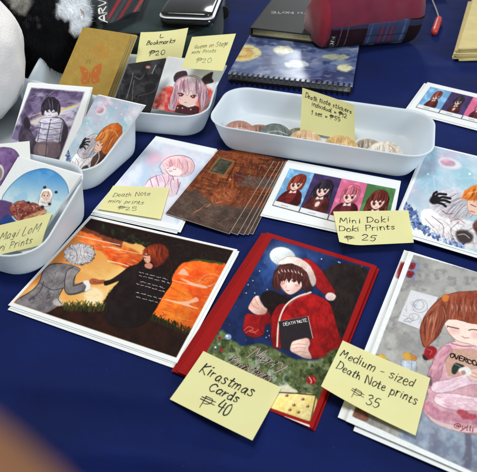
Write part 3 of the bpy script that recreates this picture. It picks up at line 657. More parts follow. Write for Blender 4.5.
rt_ = empty('dark_case', (.40, 1.27, 0)); tag(rt_, 'dark flat case at the far edge of the blue cloth', 'case')
rbox('lower_half', (.13, .07, .012), M['black'], rt_, (0, 0, .0065), (0, 0, R(5)), .004); rbox('upper_half', (.13, .07, .012), M['bag_black'], rt_, (0, 0, .0195), (0, 0, R(5)), .004)

# ================================================================== plush toys
def plush():
    c = at(44, 26, .075); root = empty('plush_toy', (c[0], c[1], 0)); tag(root, 'black and white furry plush toy slumped behind the trays', 'plush toy')
    def blob(name, ctr, rad, white, seed, nf=2600):
        bm = bmesh.new(); bmesh.ops.create_icosphere(bm, subdivisions=5, radius=1); rng = random.Random(seed)
        for v in bm.verts:
            w = mnoise.noise(v.co * 2.2 + Vector((seed, 0, 0))) * .12 + mnoise.noise(v.co * 9) * .03
            v.co = Vector((v.co.x * rad[0], v.co.y * rad[1], v.co.z * rad[2])) * (1 + w) + Vector(ctr); v.co.z = max(v.co.z, .001)
        bm.normal_update(); bm.verts.ensure_lookup_table(); vs = rng.sample(list(bm.verts), min(nf, len(bm.verts)))
        for v in [(q.co.copy(), q.normal.copy()) for q in vs]:
            if v[0].z < .006: continue
            for _ in range(4):
                t = Vector((rng.gauss(0, 1), rng.gauss(0, 1), rng.gauss(0, 1))).normalized(); s = v[1].cross(t).normalized() * .00045
                d = (v[1] * .6 + t * .45 + Vector((0, 0, -.35))).normalized() * rng.uniform(.004, .009); p = v[0] + t * .003
                bm.faces.new([bm.verts.new(p + s), bm.verts.new(p - s), bm.verts.new(p + d)])
        me = bpy.data.meshes.new(name); bm.to_mesh(me); bm.free(); n = len(me.vertices); V = np.empty(n * 3); me.vertices.foreach_get('co', V); V = V.reshape(-1, 3)
        p = pr(V + np.array([c[0], c[1], 0])); P = Paint(p[:, 0], p[:, 1], (14, 14, 17)); white(P); set_paint(me, P.C)
        return link_mesh(name, me, [M['fur']], root, True)
    def wh(P):
        P.poly([(6, -8), (12, 6), (24, 14), (32, 2), (30, -10)], (150, 146, 138), 1.2, .9, True, 2.0, tex=.3)
        for x, y in ((16, 4), (20, 8), (25, 2), (31, 6), (35, 12), (24, 14), (14, 10), (29, 16)): P.line([(x, y), (x + 3, y + 8), (x + 4, y + 14)], (120, 118, 114), .6, .7)
    def wb(P):
        P.poly([(86, -10), (62, -4), (56, 12), (55, 15), (63, 18), (70, 21), (70, 30), (74, 38), (80, 34), (92, 20), (92, -6)], (222, 226, 230), .7, 1, True, 1.2, tex=.05); wh(P)
        P.mott(.1, 1.5, 3)
    blob('body', (.0, .0, .075), (.082, .085, .092), wb, 2)
    blob('head', (-.055, .06, .135), (.075, .07, .06), wh, 6, 1800)
    S = Surf([at(80, 8.5, .12), at(83.5, 11, .12), at(84.6, 17.5, .108), at(81, 19.5, .108)]); 
    sheet('care_tag', S, [M['paper'], M['red_card']], 4, 4, .0005, ink=[([[(.001, .001), (.0045, .001), (.0045, .010), (.001, .010)]], .0009)], parent=root)
    c2 = at(-51, 60, .095); root2 = empty('plush_toy', (c2[0], c2[1], 0)); tag(root2, 'smooth white rounded plush toy at the left edge behind the purple print', 'plush toy')
    bm = bmesh.new(); bmesh.ops.create_icosphere(bm, subdivisions=5, radius=1)
    for v in bm.verts:
        w = mnoise.noise(v.co * 1.6 + Vector((3, 1, 0))) * .10 + mnoise.noise(v.co * 4.5) * .03; v.co = Vector((v.co.x * .100, v.co.y * .09, v.co.z * .105 + .104)) * 1.0 + v.co * w * .1; v.co.z = max(v.co.z, .001)
    from_bm('body', bm, M['white_plush'], root2)
    bm = bmesh.new(); bmesh.ops.create_icosphere(bm, subdivisions=3, radius=1)
    for v in bm.verts: v.co = Vector((v.co.x * .022, v.co.y * .03, v.co.z * .010 + .011))
    o = from_bm('foot', bm, mat('yellow_felt', (210, 180, 90), .9, .1, nscale=90, namp=.1), root2); o.location = (.015, -.085, 0)
plush()

# ================================================================== kraft packets
def kraft_stack():
    fl = at(452, 62, 0); fl[2] = 0; e = np.array([.985, .06, 0]); e /= np.linalg.norm(e); tl = at(470.8, 0, .02); d = tl - fl; d[2] = 0; d /= np.linalg.norm(d)
    rng = random.Random(4); z = .0006
    names = ['lowest', 'second lowest', 'third lowest', 'middle', 'third from the top', 'second from the top', 'topmost']
    for i in range(7):
        a = fl + e * (rng.uniform(-.003, .005) + (.012 if i == 0 else 0)) + d * (rng.uniform(0, .006) + .004 * i * .3) ; dd = d + e * rng.uniform(-.02, .02); t = rng.uniform(.0026, .0034)
        z += t; c = [a + dd * .30, a + dd * .30 + e * .16, a + e * .16, a]
        c = [q + np.array([0, 0, z]) for q in c]
        root = empty('kraft_bag', tuple(c[3] * .5 + c[1] * .5)); tag(root, 'pale kraft paper bag, %s in the stack at the right edge' % names[i], 'paper bag', 'kraft paper bags stacked at the right edge')
        ph = i * .9
        sheet('front_panel', Surf(c, lambda u, v, ph=ph: .0012 * np.sin(u * 5 + ph) * v), [M['kraft_pale']], 14, 8, t * .38, parent=root)
        c2 = [q - np.array([0, 0, t * .55]) + e * .0012 - d * .0012 for q in c]
        sheet('back_panel', Surf(c2, lambda u, v, ph=ph: .0009 * np.sin(u * 5 + ph + .7) * v), [M['kraft_pale']], 14, 8, t * .38, parent=root)
kraft_stack()
def corner_quad(tl, tr, br, bl, zt, h, far=False, zt2=None):
    """a standing or leaning sheet: top corners at height zt, bottom corners on their own lines of sight at distance h below"""
    O = np.array([0, 0, CAM_H]); A, B = at(*tl, zt), at(*tr, zt2 or zt); out = []
    for P, px in ((A, bl), (B, br)):
        d = at(*px, 0) - O; d /= np.linalg.norm(d); m = (P - O) @ d; q = math.sqrt(max(0.0, h * h - ((P - O) @ (P - O) - m * m)))
        out.append(O + d * (m + (q if far else -q)))
    return [A, B, out[1], out[0]]
KQ = [at(83, 27, .100), at(131.5, 34.5, .100), at(105, 103, .026), at(54, 95, .026)]; KQ[2] = KQ[1] + (KQ[2] - KQ[1]) * 1.18; KQ[3] = KQ[0] + (KQ[3] - KQ[0]) * 1.18
def kp(P):
    P.C[:] = (172, 142, 72); P.mott(.05, 6, 2); P.mott(.04, 1.5, 3)
    c = (192, 96, 48)
    Z = lambda *p: zc(40, 30, 4.72, *p)
    P.poly(Z((188, 172), (215, 180), (228, 205), (222, 225), (200, 215)), c, .5, .75, True, .5); P.poly(Z((290, 158), (262, 172), (238, 205), (240, 225), (282, 212)), c, .5, .75, True, .5)
    P.poly(Z((195, 222), (225, 222), (228, 250), (200, 258)), c, .5, .65, True, .5); P.poly(Z((240, 222), (275, 218), (282, 240), (255, 256), (240, 245)), c, .5, .65, True, .5)
    P.line(Z((234, 198), (232, 232), (230, 252)), (176, 84, 44), .8, .8); P.dots(Z((215, 195), (262, 192), (258, 238), (212, 240)), (190, 156, 84), .7)
    c = (196, 120, 50)
    P.line(Z((266, 78), (258, 100), (276, 128), (300, 132), (318, 108), (322, 82), (300, 84), (290, 66), (278, 84), (266, 78)), c, .7, .8)
    for k in range(5): P.line(Z((270 + k, 88 + k * 8), (288, 84 + k * 9), (314 - k * 2, 90 + k * 8)), c, .6, .6)
    P.line(Z((288, 76), (286, 124)), c, .7, .6); P.line(Z((304, 80), (302, 126)), c, .6, .6); P.line(Z((218, 160), (224, 146), (236, 144), (234, 160)), (110, 84, 50), .5, .7)
pk = Surf(KQ); kn = pk.n; ke = (pk.c[1] - pk.c[0]) / pk.w
names = ['frontmost', 'second', 'rearmost']
for i in range(3):
    off = -kn * (.0042 * i) + ke * (.0012 * i) - (pk.c[3] - pk.c[0]) / pk.h * (.002 * i)
    root = empty('kraft_packet', tuple((pk.c[2] + pk.c[3]) / 2 + off)); tag(root, ('kraft paper packet with red butterfly stamp, %s of the leaning row' if i == 0 else 'plain edged kraft paper packet, %s of the leaning row') % names[i], 'paper packet', 'kraft packets leaning in the back tray')
    S = Surf([c + off for c in pk.c])
    if i == 0: sheet('front_panel', S, [M['art']], 130, 200, .0012, kp, base=(172, 142, 72), parent=root)
    else: sheet('front_panel', S, [M['kraft']], 4, 4, .0012, parent=root)
    sheet('back_panel', Surf([c + off - kn * .0022 for c in pk.c]), [M['kraft_pale']], 4, 4, .0012, parent=root)

# ================================================================== round stickers in the long tray
def stickers():
    data = [((240, 128), (182, 138, 124), (122, 84, 76), 'rust haired round sticker, leftmost in the long tray'), ((277, 131), (112, 120, 116), (66, 76, 76), 'dark grey green haired round sticker beside the rust haired one'),
            ((307, 137.5), (214, 182, 144), (156, 108, 78), 'blond round sticker under the left corner of the sticker note'), ((343, 143), (212, 176, 120), (150, 108, 66), 'golden haired round sticker under the right corner of the sticker note'), ((386, 149), (222, 212, 196), (128, 112, 96), 'white haired round sticker at the right end of the long tray')]
    ang = R(-16.7); e = np.array([math.cos(ang), math.sin(ang), 0]); n = np.array([-e[1], e[0], 0])
    for k, ((x, y), c1, c2, lab) in enumerate(data):
        rg = random.Random(k * 7 + 3); tw = R(rg.uniform(-14, 14)); lean = rg.uniform(.56, .68)
        top = at(x, y - 5.5, .030); rr = .0235; dn = (-n * lean + np.array([0, 0, -.78])); dn /= np.linalg.norm(dn); top = top + n * .004
        e1 = e * math.cos(tw) + dn * math.sin(tw); d1 = dn * math.cos(tw) - e * math.sin(tw); m = top + dn * .018
        c = [m - e1 * rr - d1 * .0185, m + e1 * rr - d1 * .0185, m + e1 * rr + d1 * .0185, m - e1 * rr + d1 * .0185]
        cx, cy = pr(m)
        def pt(P, x=cx, y=cy, c1=c1, c2=c2, k=k):
            P.C[:] = c1; P.mott(.2, 3, k)
            pl = tuple(min(255, v * 1.22) for v in c1); dk = tuple(v * .72 for v in c2)
            P.hair([(x - 7, y - 10), (x - 1, y - 13), (x + 4, y - 12.5), (x + 10, y - 9)], [(x - 17, y + 6), (x - 8, y + 4), (x + 2, y + 1), (x + 9, y + 5), (x + 17, y + 6)], (c2, pl, c1, c2, pl, c1), .9, 80, k, .7, .16, 1.2)
            P.line([(x - 12, y - 2), (x - 5, y - 5.5), (x + 4, y - 6), (x + 12, y - 2.5)], (238, 226, 206), 1.1, .5)
            if k in (0, 4): P.line([(x + 5, y - 11), (x + 12, y - 5), (x + 14, y + 4)], (200, 120, 110), 1.2, .6)
            P.ell(x, y + 6, 9, 5.5, (232, 200, 182), soft=.6); P.line([(x - 6, y + 4), (x - 3, y + 3.4), (x - 1, y + 4.4)], (50, 34, 34), .8); P.line([(x + 2, y + 4.4), (x + 4, y + 3.4), (x + 7, y + 4)], (50, 34, 34), .8)
        tag(sheet('sticker', Surf(c), [M['art']], 64, 64, .0006, pt, base=(226, 218, 204), shape='disc'), lab, 'sticker', 'round stickers in the long tray')
    for k, (lx, ly, c1, lab) in enumerate(((-.085, .0, (150, 112, 96), 'muted brown round sticker lying flat in the left of the long tray'), (-.03, .006, (120, 118, 104), 'muted olive round sticker lying flat left of the sticker note'), (.066, .004, (168, 156, 140), 'muted beige round sticker lying flat between the golden and white haired ones'))):
        m = np.array([.111, .620, .0040 + .0007 * k]) + e * lx + n * ly; rr = .022
        q = [m + e * a * rr + n * b * rr for a, b in ((-1, 1), (1, 1), (1, -1), (-1, -1))]; px = pr(m)
        def pf(P, x=px[0], y=px[1], c1=c1, k=k):
            P.C[:] = (212, 206, 194); P.ell(x, y, 13, 8, c1, soft=.6, tex=.2); P.hair([(x - 8, y - 6), (x, y - 8), (x + 8, y - 6)], [(x - 12, y + 5), (x, y + 1), (x + 12, y + 5)], (tuple(v * .6 for v in c1), tuple(min(255, v * 1.3) for v in c1)), .8, 40, k, .8)
        tag(sheet('sticker', Surf(q), [M['art']], 40, 40, .0006, pf, base=(212, 206, 194), shape='disc'), lab, 'sticker', 'round stickers in the long tray')
stickers()

# ================================================================== the prints
W_ = (232, 234, 233)
def add_print(surf, nu, nv, paint, label, group=None, ink=None, mats=None, base=W_, t=.0005, name='art_print'):
    o = sheet(name, surf, mats or [M['art']], nu, nv, t, paint, base=base, ink=ink); return tag(o, label, 'print', group)
def blank(surf, label, group, m='paper', t=.0005, name='art_print'):
    return tag(sheet(name, surf, [M[m]], 6, 6, t), label, 'print', group)
def shift(c, dx, dy, dz, rot=0.0):            # a copy of four corners moved on the table
    c = [np.array(p) for p in c]; m = sum(c) / 4; ca, sa = math.cos(R(rot)), math.sin(R(rot)); out = []
    for p in c:
        q = p - m; out.append(m + np.array([q[0] * ca - q[1] * sa, q[0] * sa + q[1] * ca, q[2]]) + np.array([dx, dy, dz]))
    return out

# ---- sunset print
def sunset(P):
    inn = [(91, 218.6), (233.3, 250.6), (176.2, 357.6), (13.5, 302.6)]
    P.clip = P.mask(inn, .4)
    P.C = P.C * (1 - P.clip[:, None]) + np.array((214, 128, 52)) * P.clip[:, None]
    P.grad((60, 240), (110, 300), (206, 112, 46), (232, 196, 116)); P.wash((222, 150, 70), 14, 3, .45, .75, .7); P.wash((240, 206, 136), 18, 4, .5, .8, .6)
    A = lambda *p: zc(20, 220, 4.72, *p); B = lambda *p: zc(110, 220, 5.9, *p); D = lambda *p: zc(160, 240, 5.244, *p)
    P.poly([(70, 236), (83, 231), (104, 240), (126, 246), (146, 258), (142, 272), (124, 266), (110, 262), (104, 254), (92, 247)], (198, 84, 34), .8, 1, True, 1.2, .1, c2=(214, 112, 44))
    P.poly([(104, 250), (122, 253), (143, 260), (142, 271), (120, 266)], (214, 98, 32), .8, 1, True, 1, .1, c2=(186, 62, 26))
    P.poly(A((255, 45), (330, 60), (400, 95), (472, 130), (480, 60), (380, 20), (280, 10)), (112, 52, 34), .9, .95, True, 1.6, .15)
    P.line([(74, 235), (88, 238), (101, 241), (120, 245)], (236, 206, 186), .9, .85); P.line(A((390, 125), (430, 130), (472, 142)), (240, 214, 196), .9, .8); P.line([(108, 261), (118, 263), (128, 266)], (240, 222, 190), 1.1, .8); P.line([(112, 247), (126, 251), (141, 254)], (238, 196, 170), .8, .7)
    P.ell(94, 296, 9.5, 8.5, (240, 224, 190), soft=1.5, a=.95); P.ell(94, 296, 13, 11, (238, 210, 150), soft=3, a=.35)
    P.strokes([(70, 238), (104, 244), (142, 260), (140, 270), (104, 252)], 70, 9, 17, ((168, 66, 28), (226, 128, 60), (196, 92, 40), (240, 190, 150)), .8, .5, 4, 8)
    P.strokes([(60, 262), (110, 266), (100, 300), (62, 300)], 60, 9, 15, ((240, 210, 140), (222, 170, 90), (212, 150, 70)), .9, .4, 5, 14)
    # canopy and trunk
    P.poly([(80, 214), (90, 217), (236, 249), (226, 266), (214, 264), (200, 261), (186, 262), (178, 268), (170, 282), (163, 296), (156, 308), (150, 322), (120, 330), (104, 300), (140, 262), (146, 247), (128, 243), (118, 240), (104, 236), (92, 230), (84, 226)], (30, 19, 17), .7, 1, True, 1.3, .12)
    P.wash((44, 60, 30), 5, 12, .55, .7, .75, P.mask([(84, 222), (120, 238), (150, 246), (150, 238), (110, 226), (92, 220)], 2)); P.wash((70, 92, 40), 2, 13, .6, .75, .7, P.mask([(120, 239), (146, 247), (150, 243), (128, 235)], 1.5)); P.wash((58, 30, 26), 6, 14, .5, .7, .6, P.mask([(150, 250), (188, 255), (176, 270), (160, 290), (150, 280)], 3))
    P.strokes([(92, 222), (150, 236), (230, 252), (224, 262), (186, 258), (150, 246), (100, 234)], 150, 6, 20, ((20, 13, 12), (56, 34, 24), (40, 52, 28), (66, 40, 30), (30, 22, 16)), .9, .55, 6, 40)
    # right opening
    P.poly([(178, 268), (185, 262.4), (198, 260.8), (212, 263), (227, 265.4), (216, 290), (203, 316), (194, 334), (180, 334), (166, 326), (152, 317), (157, 306), (163, 295), (170, 282)], (206, 72, 22), .6, 1, True, .6, .12, c2=(220, 100, 30))
    P.poly([(172, 284), (184, 288), (192, 298), (190, 314), (182, 330), (166, 326), (153, 317), (158, 305), (164, 295)], (228, 128, 38), 2.0, .9, True, 1, .08, c2=(214, 96, 26))
    for p in (D((95, 175), (120, 150), (140, 165), (150, 185), (100, 180)), D((110, 200), (170, 222), (250, 240), (290, 225), (240, 252), (160, 235)), D((20, 310), (100, 322), (150, 318), (190, 300), (200, 322), (150, 335), (195, 358), (120, 340))):
        P.poly(p, (232, 188, 166), .7, .85, True, .5)
    P.line(D((205, 215), (235, 185), (280, 178), (310, 195), (290, 230)), (220, 150, 120), .9, .7); P.line(D((215, 230), (245, 200), (285, 200)), (226, 160, 130), .7, .6); P.line(D((50, 205), (120, 225), (200, 238)), (238, 200, 180), .7, .8); P.line(D((30, 312), (130, 340), (200, 360)), (240, 206, 186), .7, .7)
    P.strokes([(172, 286), (186, 266), (222, 268), (204, 312), (190, 328), (160, 316)], 90, 8, 18, ((236, 140, 60), (186, 60, 20), (224, 104, 34), (160, 48, 18), (240, 180, 130)), .8, .45, 7, 12)
    for k in range(6): P.line(D((35 + k * 14, 240 + k * 9), (75 + k * 16, 252 + k * 9)), (120, 40, 20), .4, .5)
    P.poly(D((130, 115), (200, 108), (260, 118), (330, 128), (320, 118), (200, 100)), (58, 84, 34), .6, .8, True, 1.2, .3)
    P.line(D((10, 375), (22, 390), (12, 400), (34, 392)), (110, 44, 20), .5, .7)
    # ground and grass
    P.poly([(14, 305), (40, 313), (58, 306), (82, 306), (100, 306), (108, 300), (130, 300), (152, 314), (168, 322), (186, 332), (200, 334), (180, 364), (100, 336)], (30, 17, 14), .8, 1, True, .8, .12, c2=(44, 22, 15))
    rng = random.Random(8)
    for _ in range(120):
        x = rng.uniform(60, 106); y = 306 + (x - 60) * .02 + rng.uniform(-1, 3); h = rng.uniform(2, 6); P.line([(x, y + 2), (x + 1 + rng.uniform(-1, 1), y - h * .5), (x + rng.uniform(-1, 3), y - h)], rng.choice(((54, 66, 28), (82, 90, 40), (36, 44, 22), (70, 62, 28))), .6, .9)
    for _ in range(90):
        t = rng.random(); x, y = 150 + 44 * t, 317 + 17 * t; h = rng.uniform(2, 6); P.line([(x, y + 3), (x + rng.uniform(-1, 1), y - h * .4), (x + rng.uniform(-1.5, 1.5), y - h)], rng.choice(((34, 40, 18), (52, 50, 22), (26, 22, 14))), .7, .95)
    # grey haired man
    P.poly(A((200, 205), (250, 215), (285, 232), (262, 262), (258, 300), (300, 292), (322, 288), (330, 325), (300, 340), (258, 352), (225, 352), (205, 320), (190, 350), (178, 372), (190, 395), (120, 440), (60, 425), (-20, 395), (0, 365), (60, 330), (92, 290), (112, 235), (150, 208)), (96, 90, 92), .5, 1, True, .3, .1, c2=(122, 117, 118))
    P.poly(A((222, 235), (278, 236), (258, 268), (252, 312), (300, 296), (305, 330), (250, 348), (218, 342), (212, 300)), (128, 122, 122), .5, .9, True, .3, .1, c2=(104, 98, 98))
    P.wash((150, 145, 146), 6, 15, .5, .72, .6, P.mask(A((150, 215), (240, 225), (200, 320), (60, 420), (20, 380), (100, 280)), 2)); P.wash((60, 55, 58), 5, 16, .55, .75, .6, P.mask(A((110, 260), (200, 300), (140, 430), (30, 400)), 2))
    for k in range(9): P.line(A((150 - k * 9, 230 + k * 16), (170 - k * 8, 262 + k * 15), (168 - k * 12, 300 + k * 12)), (66, 60, 63), .5, .45, True, True)
    P.poly(A((296, 292), (324, 286), (332, 324), (306, 336), (312, 312)), (226, 222, 214), .4); P.poly(A((180, 372), (205, 398), (170, 404), (155, 385)), (196, 190, 186), .7, .8)
    for q in (A((200, 205), (150, 208), (112, 235), (92, 290), (60, 330), (0, 368)), A((252, 220), (222, 240), (210, 300), (216, 342), (250, 350), (300, 332)), A((205, 320), (180, 370), (200, 398)), A((262, 262), (255, 310), (298, 294)), A((100, 300), (150, 330), (200, 322)), A((112, 290), (92, 340), (40, 380))): P.line(q, (40, 36, 38), .7, .85)
    rng = random.Random(3); hp = []
    for k in range(30):
        q = k / 30 * 6.283; rr = (1.0 if k % 2 else 1.09) * rng.uniform(.95, 1.05); hp.append((79.5 + 14.8 * rr * math.cos(q), 254.2 + 10.4 * rr * math.sin(q)))
    P.poly(hp, (158, 153, 155), .5, 1, True, .5, .10, c2=(186, 181, 182))
    cols = ((92, 86, 90), (118, 112, 116), (222, 220, 219), (238, 236, 236), (134, 128, 132), (206, 202, 202))
    P.hair([(70, 250), (74, 247), (80, 246), (86, 248)], [(64, 258), (70, 264), (77, 266), (84, 265), (91, 262), (95, 256)], cols, .6, 70, 4, .8, .25, 1.2)
    P.hair([(70, 252), (76, 249), (84, 249), (90, 253)], [(64, 251), (70, 244), (80, 242.6), (90, 245), (95, 252)], cols, .6, 44, 5, .75, .3, 1.2)
    for k in range(20):
        q = rng.uniform(0, 6.283); r_ = rng.uniform(.3, .95); cx, cy, rr, a0 = 79.5 + 14 * r_ * math.cos(q), 254 + 9.6 * r_ * math.sin(q), rng.uniform(1.4, 2.6), rng.uniform(0, 6.28); P.line([(cx + rr * math.cos(a0 + t), cy + rr * .75 * math.sin(a0 + t)) for t in np.linspace(0, 3.2, 6)], rng.choice(cols), .55, .8, True, True)
    for k in range(12):
        q = rng.uniform(-.6, 2.6); x, y = 79.5 + 15 * math.cos(q), 254 + 10.4 * math.sin(q); P.line([(x, y), (x + 1.6 * math.cos(q + .8), y + 1.4 * math.sin(q + .8)), (x + 2.2 * math.cos(q + 2), y + 1.8 * math.sin(q + 2))], (70, 64, 68), .5, .8)
    P.strokes(A((60, 345), (140, 330), (190, 360), (180, 400), (110, 425), (20, 385)), 34, 7, -50, ((190, 186, 184), (70, 64, 66), (140, 134, 134)), .7, .5, 4, 18)
    P.strokes(A((150, 215), (250, 222), (250, 260), (200, 318), (110, 300)), 34, 7, -55, ((62, 56, 59), (132, 126, 126), (84, 78, 80)), .7, .5, 5, 18)
    P.line(A((325, 130), (345, 120), (350, 140)), (60, 54, 56), .6, .8); P.line(A((300, 205), (325, 200)), (60, 54, 56), .5, .7)
    P.poly(A((328, 286), (345, 276), (372, 282), (400, 284), (398, 298), (365, 304), (335, 302)), (170, 88, 54), .4, 1, True, .2, .1); P.line(A((345, 290), (370, 296), (395, 292)), (90, 40, 26), .5, .8)
    # robed figure
    P.poly([(104.6, 281.5), (112, 279), (122, 272), (128, 267.5), (136, 264.8), (147, 266), (153, 270), (166, 272), (172, 282), (163, 296), (154, 312), (140, 326), (112, 326), (105, 312), (106, 304), (112, 290), (119, 281), (111, 284), (105, 285.5)], (34, 24, 24), .5, 1, True, .3, .1, c2=(26, 17, 17))
    P.line([(119, 281), (112, 290), (107, 303), (106, 314)], (70, 56, 50), .5, .5)
    P.poly([(143, 256), (143.5, 250), (148, 246), (155, 244), (162, 244.5), (167, 248), (168.5, 254), (166, 260), (161, 265), (155, 267), (152, 262)], (126, 44, 23), .9, 1, True, .9, .12, c2=(92, 30, 18))
    P.poly(B((196, 215), (200, 200), (220, 198), (236, 212), (238, 240), (226, 254), (206, 246)), (218, 160, 132), .5); P.poly(B((205, 262), (232, 252), (252, 268), (240, 288), (210, 280)), (200, 128, 106), .4)
    P.hair([(144, 249), (150, 245.5), (157, 244), (165, 247)], [(143.5, 257), (151, 256), (158, 266), (167, 259)], ((170, 66, 30), (84, 26, 15), (196, 92, 42), (118, 40, 22)), .7, 46, 4, .75, .12)
    P.line(B((198, 205), (216, 208), (232, 204)), (66, 26, 20), .9); P.line(B((200, 222), (210, 224)), (50, 20, 18), .7); P.line(B((202, 240), (214, 243)), (150, 60, 50), .5); P.line([(162, 264), (168, 258), (172, 268), (166, 276)], (70, 24, 18), 1.6, .5)
    P.clip = None
SUN = quad((90, 215.5), (237.5, 249.5), (177, 363), (8, 305), .0022)
Ss = Surf(SUN)
ink = []
txt = []
for i, (a, b) in enumerate((((138.7, 272.5), (169, 280.2)), ((139, 275.8), (167, 283)), ((140.3, 282), (163, 288.2)), ((136, 284), (160.4, 291)), ((136, 292.6), (160, 299)), ((136, 297), (157, 302.7)))): txt += scribble(Ss, a, b, .0013, i)
add_print(Ss, 350, 280, sunset, 'sunset print of a grey haired man and a robed figure, topmost of its stack', 'sunset prints', [(txt, .00024)], [M['art'], M['white_ink']])
blank(Surf(shift(SUN, .0022, -.0024, -.0008, .2)), 'white bordered print showing as a thin edge right below the top sunset print', 'sunset prints')
blank(Surf(shift(SUN, .0008, -.0050, -.0015, -.3)), 'lowest white bordered print under the sunset print stack', 'sunset prints')

# ---- Santa card
def kira(P):
    inn = [(272, 238.2), (370.3, 267.6), (309.8, 421.5), (190.5, 380)]
    P.clip = P.mask(inn, .4); V = lambda *p: zc(230, 230, 3.371, *p); A = lambda *p: zc(230, 230, 5.244, *p); B = lambda *p: zc(290, 230, 5.244, *p); D = lambda *p: zc(200, 310, 5.244, *p); E_ = lambda *p: zc(260, 310, 5.244, *p); Q = lambda *p: zc(240, 332, 3.371, *p)
    P._mix(np.arange(len(P.X)), np.ones(len(P.X)), (26, 42, 86))
    P.wash((48, 84, 150), 16, 5, .42, .7, .8, P.mask([(270, 236), (330, 252), (300, 280), (268, 290), (248, 290)], 9)); P.wash((18, 26, 56), 9, 6, .5, .7, .6)
    P.ell(283, 257, 18, 14, (88, 124, 180), 10, 4, .6); P.ell(282.6, 256.6, 13.3, 9.6, (214, 218, 214), 12, .6, tex=.05, c2=(196, 202, 204))
    rng = random.Random(11)
    P.dots(A((155, 215), (120, 265), (95, 287), (195, 312), (130, 330), (85, 330)), (220, 226, 236), .55); P.dots(B((165, 152), (255, 168), (330, 190), (375, 192), (240, 325), (262, 172)), (220, 226, 236), .6)
    for _ in range(60): P.ell(rng.uniform(215, 372), rng.uniform(238, 345), .28, .28, (190, 200, 220), soft=.3, a=.7)
    # sack
    P.poly([(322, 276), (327, 269), (335, 264.5), (345, 263), (357, 265), (366, 269), (372, 275), (368, 290), (354, 320), (344, 348), (334, 364), (316, 352), (328, 312)], (26, 19, 19), 1.2, 1, True, 1.0, .12, c2=(38, 29, 27), edge=0); P.strokes([(326, 272), (345, 266), (366, 272), (352, 316), (338, 350), (328, 320)], 70, 9, 70, ((16, 11, 12), (50, 40, 36), (34, 26, 25)), 1.1, .5, 3)
    P.poly(A((160, 345), (180, 325), (225, 318), (262, 335), (300, 345), (285, 390), (262, 420), (225, 430), (190, 405), (165, 372)), (27, 18, 18), .8, 1, True, .8, .2, edge=0)
    P.poly(V((115, 240), (140, 228), (170, 232), (200, 226), (214, 236), (190, 250), (168, 262), (150, 290), (132, 292), (118, 276)), (27, 18, 18), .8, 1, True, .5, .2, edge=0); P.strokes(V((105, 240), (160, 232), (200, 232), (160, 270), (135, 292), (112, 270)), 40, 6, 30, ((50, 36, 32), (16, 10, 10)), .8, .5, 5)
    # sleeves and coat
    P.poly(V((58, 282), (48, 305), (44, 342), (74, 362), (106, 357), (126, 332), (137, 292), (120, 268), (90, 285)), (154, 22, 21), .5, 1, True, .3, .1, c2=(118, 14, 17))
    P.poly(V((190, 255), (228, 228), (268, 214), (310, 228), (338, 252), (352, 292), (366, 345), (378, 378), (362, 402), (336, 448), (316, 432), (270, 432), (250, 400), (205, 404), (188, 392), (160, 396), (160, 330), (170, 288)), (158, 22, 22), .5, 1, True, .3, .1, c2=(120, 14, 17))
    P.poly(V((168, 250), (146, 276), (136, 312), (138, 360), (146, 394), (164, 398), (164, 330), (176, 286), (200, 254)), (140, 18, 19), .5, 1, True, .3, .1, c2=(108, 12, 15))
    P.poly(V((104, 300), (128, 290), (140, 312), (138, 340), (118, 350), (104, 340)), (132, 17, 18), .5, 1, True, .3, .1, c2=(104, 12, 15)); P.poly(V((120, 322), (136, 318), (138, 362), (126, 372), (116, 350)), (22, 32, 66), .6, 1, True, .4, .1); P.dots(V((126, 340), (132, 356), (122, 362)), (210, 216, 230), .5)
    for q in (V((310, 245), (290, 300), (300, 350)), V((352, 300), (320, 350), (300, 372)), V((240, 250), (225, 290)), V((366, 380), (330, 400), (290, 385)), V((280, 260), (330, 300))): P.line(q, (112, 12, 16), .9, .6)
    P.line(V((272, 210), (225, 226), (190, 252), (171, 288), (162, 330), (159, 392)), (226, 206, 192), 1.7); P.line(V((268, 216), (224, 232), (196, 256)), (186, 150, 140), .5, .7)
    P.strokes(V((200, 262), (270, 222), (330, 255), (362, 350), (330, 420), (282, 420), (285, 300), (190, 310)), 110, 8, 70, ((108, 10, 14), (190, 40, 34), (132, 16, 18), (92, 8, 12)), .9, .45, 8)
    # hat
    P.poly(B((60, 152), (110, 158), (160, 205), (210, 278), (238, 330), (192, 342), (152, 312), (120, 275), (90, 240), (60, 200)), (164, 24, 26), .5, 1, True, .2, .1, c2=(130, 16, 20))
    P.line(B((120, 270), (150, 250), (175, 290), (165, 318)), (110, 12, 18), .8, .6)
    # hair and face
    P.poly(A((224, 262), (232, 215), (262, 182), (330, 168), (382, 188), (424, 236), (438, 284), (430, 322), (414, 306), (402, 330), (384, 306), (360, 330), (300, 345), (266, 300), (262, 322), (250, 306), (238, 326), (234, 298), (222, 306)), (56, 28, 27), .5, 1, False, .3, .12, c2=(80, 38, 34))
    P.poly(A((258, 262), (264, 288), (278, 312), (298, 332), (318, 339), (344, 328), (372, 304), (382, 272), (350, 252), (305, 246)), (238, 204, 194), .4, 1, True, 0, .03, c2=(230, 188, 178))
    P.poly(A((276, 262), (280, 300), (300, 330), (268, 306)), (206, 150, 142), 1.2, .45)
    P.poly(A((230, 235), (262, 190), (330, 180), (384, 200), (420, 250), (424, 300), (404, 322), (392, 288), (380, 304), (374, 264), (362, 288), (350, 262), (338, 274), (326, 250), (308, 276), (298, 252), (284, 268), (274, 252), (262, 284), (256, 312), (246, 288), (238, 314), (226, 280)), (62, 30, 29), .4, 1, False, .1, .12, c2=(84, 40, 36))
